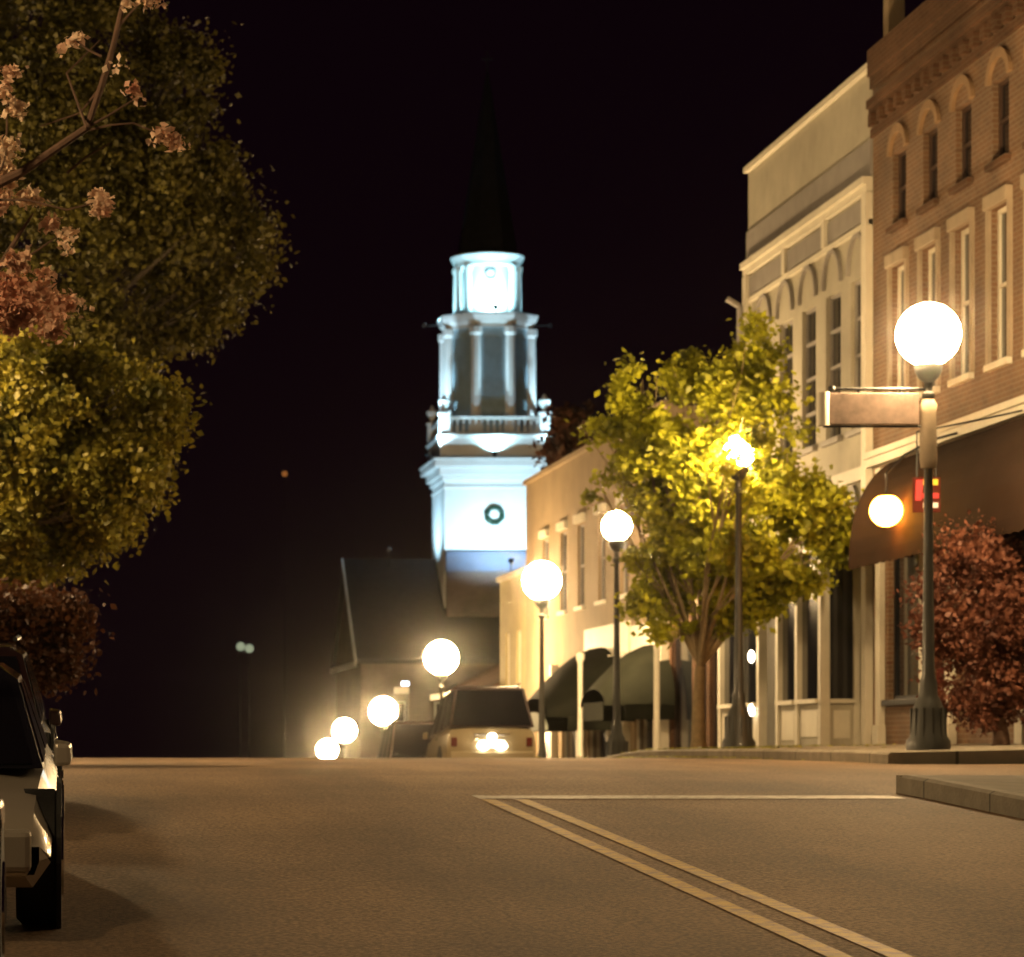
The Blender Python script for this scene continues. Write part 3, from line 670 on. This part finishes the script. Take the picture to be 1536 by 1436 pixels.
flood((cx-.05, cy-3.02, 14.6), (cx, cy-2.5, 16.6), 700, .2, 'flood light on the lower cornice under the balustrade', 150, (.45, .85, .95), arm=(cx-.05, cy-2.9, 14.43))
flood((cx+.1, cy-2.3, 22.0), (cx, cy-1.2, 23.3), 1300, .2, 'flood light in front of the round drum', 150, (.42, .86, 1.0), arm=(cx+.1, cy-2.2, 21.7))
flood((cx-3.2, cy, 21.4), (cx-1.3, cy, 23.6), 520, .2, 'flood light on an arm left of the octagon cornice', 80, (.42, .86, 1.0), arm=(cx-2.3, cy, 21.4))
flood((cx+3.2, cy, 21.4), (cx+1.3, cy, 23.6), 420, .2, 'flood light on an arm right of the octagon cornice', 80, (.42, .86, 1.0), arm=(cx+2.3, cy, 21.4))
flood((cx-3.4, cy-3.0, 14.6), (cx-2.2, cy-2.2, 18.5), 2400, .2, 'flood light at the left front corner of the lower cornice', 100, (.55, .85, 1.0), arm=(cx-3.1, cy-3.0, 14.4))
flood((cx+3.4, cy-3.0, 14.6), (cx+2.2, cy-2.2, 18.5), 2000, .2, 'flood light at the right front corner of the lower cornice', 100, (.55, .85, 1.0), arm=(cx+3.1, cy-3.0, 14.4))

# ------------------------------------------------------------------ street lamps
def street_lamp(x, y, zb, zg, rg, label, wide=False):
    t = thing('street_lamp', label, 'street lamp', (x, y, zb), 'globe street lamps along the street')
    H = zg-zb; a = MB()
    prof = [(.26, -.05), (.26, .1), (.22, .16), (.2, .45), (.15, .58), (.11, .66), (.10, .82), (.075, .9), (.055, H*.55), (.045, H-rg-.42), (.075, H-rg-.38), (.075, H-rg-.33), (.05, H-rg-.3), (.05, H-rg-.2)]
    a.lathe((x, y, zb), [p for p in prof], 16)
    for k in range(12):
        an = 2*PI*k/12; a.box(x+.205*math.cos(an)-.012, x+.205*math.cos(an)+.012, y+.205*math.sin(an)-.012, y+.205*math.sin(an)+.012, zb+.15, zb+.5)
    part(a, 'post', M['postpaint'], t, True)
    part(MB().lathe((x, y, zb), [(.05, H-rg-.2), (.12, H-rg-.14), (.16, H-rg-.06), (.17, H-rg+.02), (.1, H-rg+.03)], 16), 'fitter', M['postpaint'], t, True)
    g = part(MB().sphere((x, y, zg), rg, 20, 12), 'globe', M['globe'], t, True)
    if wide:
        part(MB().lathe((x, y, zb), [(.001, H-1.62), (.09, H-1.6), (.105, H-1.5), (.09, H-.95), (.105, H-.85), (.05, H-.75)], 16), 'banner_collar', M['browntrim'], t, True)
    return t
LX = 10.34
lamps = [ # x, y, globe z, radius, label
 (LX, 36.0, 4.944, .38, 'nearest globe street lamp, large and bright, in front of the brick building', True),
 (10.37, 46.3, 4.55, .25, 'street lamp half hidden in the yellow green tree', False),
 (LX, 56.4, 4.14, .28, 'street lamp at the left edge of the yellow green tree', False),
 (LX, 65.3, 3.61, .42, 'bright street lamp beside the steeple base, in front of the yellow building', False),
 (LX, 82.8, 2.45, .47, 'street lamp above and left of the parked tan car', False),
 (LX, 98.0, 1.15, .46, 'street lamp third from the far end of the row, by the dark hall', False),
 (LX, 111.6, .60, .44, 'street lamp second from the far end of the row', False),
 (LX, 119.0, -.13, .42, 'farthest and lowest street lamp at the crest of the road', False)]
for x, y, z, r, lb, wd in lamps:
    street_lamp(x, y, max(pz(x, y), z-5.2), z, r, lb, wd)
for x_, y in ((-3.05, 11.4), (-3.6, 25), (-3.2, 35.6), (-3.2, 43), (-3.6, 56), (-3.6, 74)):       # the opposite row, outside the frame
    street_lamp(x_, y, gz(y)+.13, gz(y)+5.0, (.19 if y < 15 else .20) if y < 30 else .35, 'street lamp of the row on the left pavement')
for y in (17,):
    street_lamp(8.1, y, gz(y)+.13, gz(y)+5.0, .215, 'street lamp of the near right pavement')

# sign blade on the nearest lamp
sg = thing('blade_sign', 'long mauve sign board with pale rounded end, mounted on the nearest lamp post', 'sign', (LX-.1, 36, 4.05))
z0, z1 = 3.86, 4.24; xa, xb = 9.03, 10.22
part(MB().box(xa+.05, xb, 35.96, 36.04, z0, z1), 'board', M['signpanel'], sg, bevel=.01)
part(MB().lathe((xa+.05, 36, z0-.01), [(.001, 0), (.075, .0), (.075, z1-z0+.02), (.001, z1-z0+.02)], 14), 'end_cap', M['creamtrim'], sg, True)
part(MB().tube([(xa+.15, 36, z1+.05), (10.3, 36, z1+.05)], .02).sphere((xa+.15, 36, z1+.05), .045, 10, 8).tube([(xa+.05, 36, z0-.02), (10.3, 36, z0-.02)], .015).tube([(10.0, 36, z1+.05), (10.0, 36, z1-.02)], .015).tube([(9.5, 36, z1+.05), (9.5, 36, z1-.02)], .015), 'bracket', M['blackmetal'], sg, True)

# ------------------------------------------------------------------ trees
def leaves(name, m, parent, lobes, n_cl, n_leaf, lsize, cl_r, shell_b=.55, rng=RNG, gap=1.0, thr=.55):
    """lobes: (cx,cy,cz,rx,ry,rz,weight)"""
    L = np.array(lobes, float); wt = L[:, 6]*L[:, 3]*L[:, 4]*L[:, 5]; wt /= wt.sum()
    idx = rng.choice(len(L), n_cl, p=wt); d = rng.normal(size=(n_cl, 3)); d /= np.linalg.norm(d, axis=1)[:, None]
    rad = (shell_b+(1-shell_b)*rng.random(n_cl))**.8
    rad *= 1+.12*np.sin(5*d[:, 0]+idx)*np.cos(4*d[:, 2]+2*idx)
    C = L[idx, :3]+d*rad[:, None]*L[idx, 3:6]
    q = np.sin(C[:, 0]*3.9/gap+1.3)*np.sin(C[:, 1]*3.1/gap+.4)+np.sin(C[:, 2]*4.3/gap+C[:, 0]*1.9/gap)*.8
    C = C[q < thr]; n_cl = len(C)
    k = n_leaf; ctr = np.repeat(C, k, axis=0); csz = np.repeat(cl_r*rng.uniform(.5, 1.3, n_cl), k)
    P = ctr+rng.normal(size=ctr.shape)*csz[:, None]*np.array([1, 1, .75])*.5
    N = len(P); nrm = rng.normal(size=(N, 3)); nrm[:, 2] += .5; nrm /= np.linalg.norm(nrm, axis=1)[:, None]
    a = rng.normal(size=(N, 3)); a -= (a*nrm).sum(1)[:, None]*nrm; a /= np.linalg.norm(a, axis=1)[:, None]; bb = np.cross(nrm, a)
    s = lsize*rng.uniform(.4, 1.5, N)[:, None]
    v = np.empty((N, 4, 3)); v[:, 0] = P-a*s*.5; v[:, 1] = P+bb*s*.34+nrm*s*.08; v[:, 2] = P+a*s*.5; v[:, 3] = P-bb*s*.34+nrm*s*.08
    org = np.array(parent.location); v = (v-org).reshape(-1, 3)
    me = bpy.data.meshes.new(name); me.vertices.add(N*4); me.vertices.foreach_set('co', v.ravel())
    me.loops.add(N*4); me.loops.foreach_set('vertex_index', np.arange(N*4, dtype=np.int32))
    me.polygons.add(N); me.polygons.foreach_set('loop_start', np.arange(0, N*4, 4, dtype=np.int32)); me.polygons.foreach_set('loop_total', np.full(N, 4, dtype=np.int32))
    me.update(calc_edges=True); me.materials.append(m)
    o = bpy.data.objects.new(name, me); COL.objects.link(o); o.parent = parent; return o
def limbs(mb, base, fork, r0, targets, rng=random):
    b0, f0 = Vector(base), Vector(fork)
    mid = b0.lerp(f0, .5)+Vector((rng.uniform(-.06, .06), rng.uniform(-.06, .06), 0))
    mb.tube([b0-Vector((0, 0, .2)), b0+Vector((0, 0, .15)), mid, f0], [r0*1.7, r0*1.15, r0*.95, r0*.8], 12)
    for t in targets:
        t = Vector(t); m1 = f0.lerp(t, .45)+Vector((rng.uniform(-.2, .2), rng.uniform(-.2, .2), rng.uniform(0, .3)))
        mb.tube([f0, m1, t], [r0*.42, r0*.22, r0*.08], 7)
        for q in range(4):
            e = t+Vector((rng.uniform(-.4, .4), rng.uniform(-.4, .4), rng.uniform(-.1, .4)))
            mb.tube([m1.lerp(t, .2+.2*q), e], [r0*.16, r0*.04], 5)
def tree(name, label, base, fork, r0, lobes, lm, bm_, n_cl, n_leaf, ls, clr, sb=.55, group=None, gap=1.0, thr=.55):
    t = thing(name, label, 'tree', base, group)
    mb = MB(); limbs(mb, base, fork, r0, [(l[0], l[1], l[2]+.1*l[5]) for l in lobes])
    part(mb, 'trunk', bm_, t, True)
    leaves('crown', lm, t, lobes, n_cl, n_leaf, ls, clr, sb, gap=gap, thr=thr)
    return t
def L(px, py, D, rpx, rpy, rd=None, wgt=1):       # a crown lobe from where it stands at depth D
    return ((px-100)*D/4500, D, (1120-py)*D/4500, rpx*D/4500, rd if rd else rpx*D/4500, rpy*D/4500, wgt)
D = 48.8
lob = [L(955, 590, D, 30, 52, None, 2), L(1028, 580, D+.5, 28, 52, None, 2), L(1076, 590, D-.3, 24, 42, None, 2), L(1128, 535, D+.4, 34, 58, None, 2), L(975, 660, D+.2, 55, 50), L(1120, 640, D, 72, 62), L(1020, 715, D-.3, 88, 75, 1.2), L(1090, 770, D-.2, 105, 92, 1.4), L(905, 650, D+.4, 30, 30),
       L(918, 705, D+.3, 36, 44), L(1210, 790, D, 70, 75), L(1160, 860, D-.1, 80, 50), L(1020, 860, D, 75, 66), L(962, 868, D+.3, 34, 40), L(1080, 900, D, 60, 45), L(1200, 700, D+.3, 40, 60), L(1245, 820, D+.2, 30, 55), L(995, 915, D, 55, 40), L(905, 745, D+.5, 24, 22), L(1130, 925, D, 40, 35), L(1128, 662, D-2.62, 13, 17, .1, 14), L(1092, 690, D-2.62, 11, 15, .1, 14), L(1110, 740, D-2.2, 26, 28, .2, 4), L(1100, 830, D-1.7, 30, 40, .2, 3), L(1115, 890, D-1.6, 26, 40, .2, 3)]
tree('street_tree', 'yellow green leafy street tree in front of the shops', (10.28, D, pz(10.3, D)), (10.3, D, 1.3), .105, lob, M['leafyellow'], M['palebark'], 1500, 72, .115, .26, .35, gap=1.1, thr=.42)
D = 39.5
lob = [L(1405, 915, D-.2, 42, 55), L(1430, 990, D-.1, 50, 55), L(1465, 1050, D, 60, 40), L(1455, 850, D, 60, 60), L(1520, 840, D+.3, 75, 70), L(1500, 930, D, 90, 70), L(1570, 930, D+.5, 90, 110), L(1520, 1020, D, 75, 60), L(1420, 880, D-.2, 40, 40), L(1600, 850, D, 70, 80)]
tree('maple_tree', 'maroon leaved small maple tree at the right edge', (12.3, D, pz(12.3, D)), (12.2, D, 1.0), .09, lob, M['leafred'], M['barkred'], 1250, 60, .07, .25, .3, gap=.8, thr=.7)
# big dark tree, left
D = 47
lob = [L(60, 120, D, 190, 180), L(215, 160, D, 80, 110, 1.2), L(240, 300, D-.5, 115, 100, 1.4), L(110, 330, D, 180, 160), L(320, 290, D, 45, 75), L(350, 400, D+.3, 48, 62), L(245, 460, D, 90, 62), L(120, 520, D-.4, 120, 90),
       L(300, 455, D-.2, 60, 50), L(-60, 350, D, 200, 260), L(280, 90, D+.2, 35, 45), L(385, 345, D, 26, 40, None, 2), L(345, 260, D, 28, 45, None, 2), L(300, 130, D, 30, 50, None, 2), L(255, 380, D-1, 30, 30)]
tree('broad_tree', 'tall dark olive tree towering over the left side of the street', (-4.2, D, gz(D)+.13), (-4.0, D, 2.4), .2, lob, M['leafdark'], M['darkbark'], 3200, 95, .095, .36, .5, gap=2.3, thr=.42)
D = 38.0
lob = [L(70, 600, D, 110, 95, 1.5), L(190, 610, D, 80, 60, 1.1), L(160, 700, D, 90, 70, 1.2), L(80, 780, D, 110, 75, 1.3), L(20, 700, D, 120, 150), L(150, 770, D-.2, 60, 45), L(-80, 700, D, 120, 180), L(235, 640, D, 40, 45), L(40, 850, D, 50, 35)]
tree('leafy_tree', 'brighter green tree with drooping leaves under the tall dark tree on the left', (-3.9, D+2, gz(D)+.13), (-3.6, D+1, 2.0), .2, lob, M['leafmid'], M['bark'], 2100, 80, .09, .28, .4, gap=1.4, thr=.45)
D = 34.0
lob = [L(40, 930, D, 75, 45), L(95, 940, D, 40, 45), L(20, 1000, D, 70, 45), L(70, 990, D, 45, 40), L(-60, 960, D, 90, 80)]
tree('small_tree', 'small rust brown tree above the parked cars on the left', (-3.2, D+1.5, gz(D)+.13), (-2.4, D+1, .2), .08, lob, M['leafrust'], M['barkred'], 700, 50, .075, .25, .4)
# dim rust tree behind the tan building
D = 92.0
lob = [L(855, 650, D, 28, 40), L(845, 700, D, 30, 30), L(880, 690, D, 40, 50)]
tree('rust_tree', 'dim rust coloured tree top showing above the tan building roof', (16.2, D, gz(D)), (15.9, D, 6.0), .2, lob, M['leafrust'], M['bark'], 260, 22, .26, .5, .3)

# foreground branch with young leaf clusters
t = thing('flowering_branch_tree', 'near tree reaching in from upper left with bare twigs and pink orange leaf clusters', 'tree', (-3.3, 14.2, gz(14)+.16))
def Q(px, py, D=14.0): return ((px-100)*D/4500, D, (1120-py)*D/4500)
mb = MB()
mb.tube([(-3.3, 14.2, gz(14)), (-3.25, 14.2, .6), (-3.1, 14.2, 1.6)], [.14, .1, .085], 12)
mb.tube([(-3.1, 14.2, 1.6), (-2.0, 14.1, 2.05), (-1.0, 14, 2.35), Q(-80, 310), Q(30, 260), Q(130, 192), Q(152, 130), Q(170, 70), Q(186, 0), Q(200, -90)], [.085, .06, .045, .038, .022, .018, .016, .015, .013, .008], 8)
mb.tube([(-3.1, 14.2, 1.6), (-1.6, 14.4, 1.5), Q(-150, 560, 14.3), Q(0, 400, 14.2), Q(30, 350, 14.2), Q(50, 320, 14.2)], [.07, .05, .03, .016, .01, .004], 8)
tw = [[Q(130, 192), Q(165, 172), Q(200, 150)], [Q(135, 195), Q(165, 188), Q(200, 185), Q(245, 203)], [Q(152, 85, 14.1), Q(132, 75, 14.1), Q(115, 62, 14.1)], [Q(178, 40), Q(195, 20), Q(215, 0)],
      [Q(100, 260, 14.1), Q(130, 235, 14.1), Q(165, 215, 14.1)], [Q(148, 135, 14.2), Q(120, 170, 14.2), Q(60, 190, 14.2)], [Q(130, 192, 13.9), Q(100, 110, 14.3), Q(150, 60, 14.4)], [Q(-10, 285), Q(10, 200), Q(12, 120)], [Q(-40, 300), Q(40, 300, 13.9), Q(100, 315, 13.9), Q(140, 305, 13.9)],
      [Q(0, 400, 14.2), Q(50, 380, 14.2), Q(100, 345, 14.2)], [Q(-20, 420, 14.2), Q(40, 440, 14.2), Q(105, 460, 14.2)], [Q(-40, 450, 14.2), Q(30, 470, 14.1), Q(80, 490, 14.1)], [Q(-20, 300, 13.9), Q(5, 245, 13.9), Q(10, 225, 13.9)]]
for p in tw: mb.tube(p, [.007]+[.005]*(len(p)-2)+[.003], 6)
part(mb, 'trunk', M['barkred'], t, True)
cl = [(240, 203, 9), (258, 215, 12), (205, 132, 10), (203, 152, 6), (172, 92, 9), (113, 62, 11), (222, 3, 12), (195, 5, 8), (12, 108, 12), (8, 140, 12), (18, 160, 14), (12, 225, 16), (8, 262, 16), (2, 250, 14), (50, 300, 13), (38, 290, 12), (148, 300, 14), (155, 312, 14), (78, 340, 11), (102, 350, 12), (100, 368, 10), (25, 392, 14), (70, 408, 10), (20, 435, 22), (55, 445, 22), (85, 455, 14), (105, 458, 12), (75, 490, 18), (25, 478, 20), (45, 465, 20), (5, 470, 18), (-10, 300, 20), (3, 300, 12), (120, 460, 8), (95, 75, 5)]
lob = [L(px, py, random.uniform(13.85, 14.25), r*1.1, r*1.1) for px, py, r in cl]
leaves('leaf_clusters', M['blossom'], t, lob, 560, 14, .034, .045, .2, gap=.02)

# ------------------------------------------------------------------ cars
def car(label, cat, x, y, zg, W, Ln, H, paint, facing=1, kind='suv', name='parked_car', top=None, lit=False):
    """facing=1: nose points to +Y (we see its tail); -1: nose toward the camera. x,y is the middle"""
    t = thing(name, label, cat, (x, y, zg))
    hw = W/2; S = facing; slope = math.atan2(gz(y+1.5)-gz(y-1.5), 3)
    def T(mb):
        out = []
        for (a, c, e) in mb.v:
            yy = c*math.cos(slope)*S-0; zz = e
            out.append((x+a*S, y+yy, zg+zz+ (c*S)*math.sin(slope)))
        mb.v = out; return mb
    suv = kind == 'suv'
    belt = H*.56 if suv else H*.62
    # stations along length (tail -> nose): c, zbottom, ztop, half-width
    tail, nose = -Ln/2, Ln/2
    st = [(tail, .42, belt-.18, hw*.86), (tail+.05, .33, belt-.03, hw*.94), (tail+.35, .28, belt, hw*.99), (-.4, .26, belt+.0, hw), (.7, .26, belt-.02, hw), (nose-1.15, .28, belt-.06, hw*.98),
          (nose-.45, .3, belt-.16, hw*.95), (nose-.1, .26, belt-.24, hw*.95), (nose, .34, belt-.34, hw*.89)]
    rs = []
    for c, zb, zt, h in st:
        zm = (zb+zt)/2; pr = [(-h*.9, zb), (-h, zb+.12), (-h*1.0, zm), (-h*.97, zt-.12), (-h*.9, zt-.02), (-h*.5, zt+.02), (h*.5, zt+.02), (h*.9, zt-.02), (h*.97, zt-.12), (h*1.0, zm), (h, zb+.12), (h*.9, zb)]
        rs.append([(a, c, e) for a, e in pr])
    part(T(MB().rings(rs)), 'body', paint, t, True, .02)
    # cabin
    if suv: cs = [(tail+.02, belt-.02, tail+.32, .0), (1.15, belt-.02, .35, 0)]
    else: cs = [(tail+.75, belt-.02, tail+1.35, 0), (1.15, belt-.02, .25, 0)]
    c0b, _, c0t, _ = cs[0]; c1b, _, c1t, _ = cs[1]
    hb, ht = hw*.9, hw*.74
    bt = [(-hb, c0b, belt), (hb, c0b, belt), (hb, c1b, belt-.02), (-hb, c1b, belt-.02)]
    md = [(-hb*.93, c0b+.15*(c0t-c0b), belt+.1), ]
    tp = [(-ht, c0t, H-.07), (ht, c0t, H-.07), (ht, c1t, H-.07), (-ht, c1t, H-.07)]
    top2 = [(-ht*.85, c0t+.12, H), (ht*.85, c0t+.12, H), (ht*.85, c1t-.12, H-.01), (-ht*.85, c1t-.12, H-.01)]
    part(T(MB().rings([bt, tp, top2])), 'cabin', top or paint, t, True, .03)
    def quad(p0, p1, p2, p3, off, nm, mt=M['carglass'], ins=.07):
        P = [Vector(p) for p in (p0, p1, p2, p3)]; c = sum(P, Vector())/4; n = (P[1]-P[0]).cross(P[3]-P[0]).normalized()
        mid = Vector((0, (c0t+c1t)/2, (belt+H)/2))
        if n.dot(c-mid) < 0: n = -n
        P = [p+(c-p)*ins for p in P]; A = [tuple(p+n*off) for p in P]; B = [tuple(p-n*.01) for p in P]
        return part(T(MB().hexa(B, A)), nm, mt, t)
    quad(bt[0], bt[1], tp[1], tp[0], .012, 'rear_window'); quad(bt[3], bt[2], tp[2], tp[3], .012, 'windscreen')
    for s in (0, 1):
        i0, i1 = (0, 3) if s == 0 else (1, 2)
        b0, b1, t0, t1 = Vector(bt[i0]), Vector(bt[i1]), Vector(tp[i0]), Vector(tp[i1])
        for u0, u1 in ((.03, .34), (.38, .66), (.7, .98)) if suv else ((.05, .48), (.54, .97)):
            quad(b0.lerp(b1, u0), b0.lerp(b1, u1), t0.lerp(t1, u1), t0.lerp(t1, u0), .012, 'side_window', ins=.1)
    # wheels
    for sx in (-1, 1):
        for c in (tail+.85, nose-.9):
            r = .34; n = 20; wx = sx*(hw-.11)
            prof = lambda rr, a0: [(a0, c+rr*math.cos(2*PI*k/n), r+rr*math.sin(2*PI*k/n)) for k in range(n)]
            wh = part(T(MB().rings([prof(r-.03, wx-.11), prof(r, wx-.08), prof(r, wx+.08), prof(r-.03, wx+.11)])), 'wheel', M['black'], t, True)
            part(T(MB().rings([prof(.2, wx+sx*.105), prof(.19, wx+sx*.125), prof(.05, wx+sx*.13)])), 'rim', M['chrome'], wh, True)
            part(T(MB().rings([prof(r+.06, sx*(hw-.02)), prof(r+.05, sx*(hw+.004))])), 'wheel_arch', M['black'], t)
    z1 = belt-.25
    for sx in (-1, 1):
        part(T(MB().box(sx*hw*.80-.06, sx*hw*.80+.06, tail-.015, tail+.06, z1-.14, z1+.04)), 'tail_light', M['redlens'], t, False, .015)
        part(T(MB().box(sx*hw*.66-.16, sx*hw*.66+.16, nose-.12, nose+.015, z1-.22, z1-.06)), 'headlight', M['clearlens'], t, False, .02)
        part(T(MB().hexa([(sx*hw*.96, .8, belt-.02), (sx*(hw*.96+.10), .82, belt+.01), (sx*(hw*.96+.09), .95, belt-.02), (sx*hw*.96, .95, belt-.02)], [(sx*hw*.96, .8, belt+.12), (sx*(hw*.96+.095), .82, belt+.1), (sx*(hw*.96+.08), .95, belt+.09), (sx*hw*.96, .95, belt+.1)])), 'wing_mirror', paint, t, False, .02)
        part(T(MB().box(sx*hw-.012, sx*hw+.008, -1.0, -.8, belt-.18, belt-.14).box(sx*hw-.012, sx*hw+.008, .1, .3, belt-.18, belt-.14)), 'door_handle', M['chrome'], t)
    part(T(MB().box(-hw*.9, hw*.9, tail-.07, tail+.1, .36, .56)), 'rear_bumper', paint, t, False, .03)
    part(T(MB().box(-hw*.85, hw*.85, nose-.1, nose+.06, .34, .54)), 'front_bumper', paint, t, False, .03)
    part(T(MB().box(-.26, .26, tail-.035, tail-.0, belt-.42, belt-.26)), 'rear_plate', M['glareplate'] if lit else M['plate'], t, False, .02)  # the glowing plate stands in for reflected glare
    if lit: part(T(MB().sphere((0, tail-.05, belt-.2), .09, 12, 8, .8)), 'plate_glare', M['smalllamp'], t, True); part(T(MB().sphere((-.17, tail-.06, belt-.38), .12, 12, 8, .7)), 'plate_glare', M['smalllamp'], t, True); part(T(MB().sphere((.17, tail-.06, belt-.38), .12, 12, 8, .7)), 'plate_glare', M['smalllamp'], t, True)  # glowing balls added for the white reflections round the plate
    part(T(MB().box(-.5, .5, nose-.05, nose+.02, .58, .72)), 'grille', M['chrome'], t, False, .01)
    if suv:
        part(T(MB().tube([(-ht+.06, c0t+.2, H+.05), (-ht+.06, c1t-.2, H+.05)], .02).tube([(ht-.06, c0t+.2, H+.05), (ht-.06, c1t-.2, H+.05)], .02)), 'roof_rail', M['blackmetal'], t)
        part(T(MB().tube([(-.35, tail-.03, belt-.16), (.35, tail-.03, belt-.16)], .018)), 'tailgate_handle', M['chrome'], t)
    return t
car('tan station car with dark rear window parked past the crest, seen from behind', 'car', 8.22, 60.2, gz(60.2), 1.82, 4.4, 1.82+.05, M['gold'], 1, 'suv', top=M['browncar'], lit=True)  # dark cabin paint stands in for the shade on the roof
car('dark maroon car mostly hidden left of the tan car beyond the crest', 'car', 8.25, 71.5, gz(71.5), 1.8, 4.6, 2.1, M['browncar'], 1, 'suv')
car('silver beige car parked on the left, only its side edge in view', 'car', -.93, 16.4, gz(16.4), 1.8, 4.6, 1.27, M['silver'], -1, 'sedan', top=M['darkcar'])
car('dark blue car nearest the camera at the lower left corner', 'car', -1.17, 11.0, gz(11), 1.8, 4.6, 1.36, M['darkcar'], -1, 'sedan')
car('dark car farthest back in the left parking row', 'car', -1.02, 23.2, gz(23.2), 1.85, 4.5, 1.3, M['browncar'], -1, 'suv')

# ------------------------------------------------------------------ street furniture and small lights
# distant lights seen through the dark on the left
for i, (px, py, D, r, m, lb) in enumerate([(361, 970, 150, .22, 'dimlamp', 'left one of a pair of faint distant lights in the dark'), (374, 973, 150, .22, 'dimlamp', 'right one of a pair of faint distant lights in the dark'), (427, 711, 190, .18, 'redspark', 'tiny orange light high in the dark left of the steeple')]):
    x, z = (px-100)*D/4500, (1120-py)*D/4500
    t = thing('distant_lamp', lb, 'lamp', (x, D, gz(D)))
    part(MB().sphere((x, D, z), r, 12, 8), 'lamp_head', M[m], t, True)
    part(MB().tube([(x, D, gz(D)), (x, D, z-r)], .02), 'post', M['blackmetal'], t)
D = 96
x, z = (606-100)*D/4500, (1120-1028)*D/4500
t = thing('bank_sign', 'small bluish white lit sign on a pole above the far street lamps', 'sign', (x, D, gz(D)))
part(MB().box(x-.3, x+.16, D-.06, D+.06, z-.27, z-.07), 'lower_board', M['palemetal'], t)
part(MB().box(x-.08, x+.16, D-.07, D+.07, z-.02, z+.12), 'lit_board', M['bluelamp'], t, False, .02)
part(MB().tube([(x+.1, D+.1, gz(D)), (x+.1, D+.1, z+.1)], .05), 'post', M['blackmetal'], t)
# low brick hedge wall and shrubs on the dark left verge
hd = thing('hedge', 'dark low hedge along the left pavement', 'hedge', (-5.5, 50, gz(50)))
leaves('foliage', M['leafdark'], hd, [(-5.5, y, gz(y)+.6, .6, 2.2, .7, 1) for y in range(38, 72, 3)], 500, 20, .12, .3)

# ------------------------------------------------------------------ added haze volume, stands in for the lens glow round the lamps
hm = bpy.data.materials.new('haze'); hm.use_nodes = True; n_ = hm.node_tree.nodes; n_.remove(n_['Principled BSDF'])
pv = n_.new('ShaderNodeVolumePrincipled'); pv.inputs['Color'].default_value = (1, .97, .93, 1)
pv.inputs['Density'].default_value = .00012; pv.inputs['Anisotropy'].default_value = .99
hm.node_tree.links.new(pv.outputs[0], n_['Material Output'].inputs['Volume'])
hz = MB().box(-1600, 1600, -200, 2600, -14, 60).build('haze', hm); hz['kind'] = 'stuff'

# fallen leaves on the pavement and along the kerb round the street tree
rl = np.random.default_rng(3); N = 900
fx = np.where(rl.random(N) < .6, rl.normal(10.1, .9, N), rl.normal(9.35, .12, N)); fy = rl.normal(47.5, 3.2, N)
vv = []; ff = []
for i in range(N):
    x, y = float(fx[i]), float(fy[i])
    z = (pz(x, y) if x > 9.5 else gz(y))+.012; a = rl.random()*6.28; q = .03+.03*rl.random()
    for k in range(4):
        rr = q*(1 if k % 2 == 0 else .6); vv.append((x+rr*math.cos(a+k*PI/2), y+rr*math.sin(a+k*PI/2), z+.02*rl.random()))
    ff.append((4*i, 4*i+1, 4*i+2, 4*i+3))
fl = MB().add(vv, ff).build('fallen_leaves', M['leafyellow']); fl['kind'] = 'stuff'
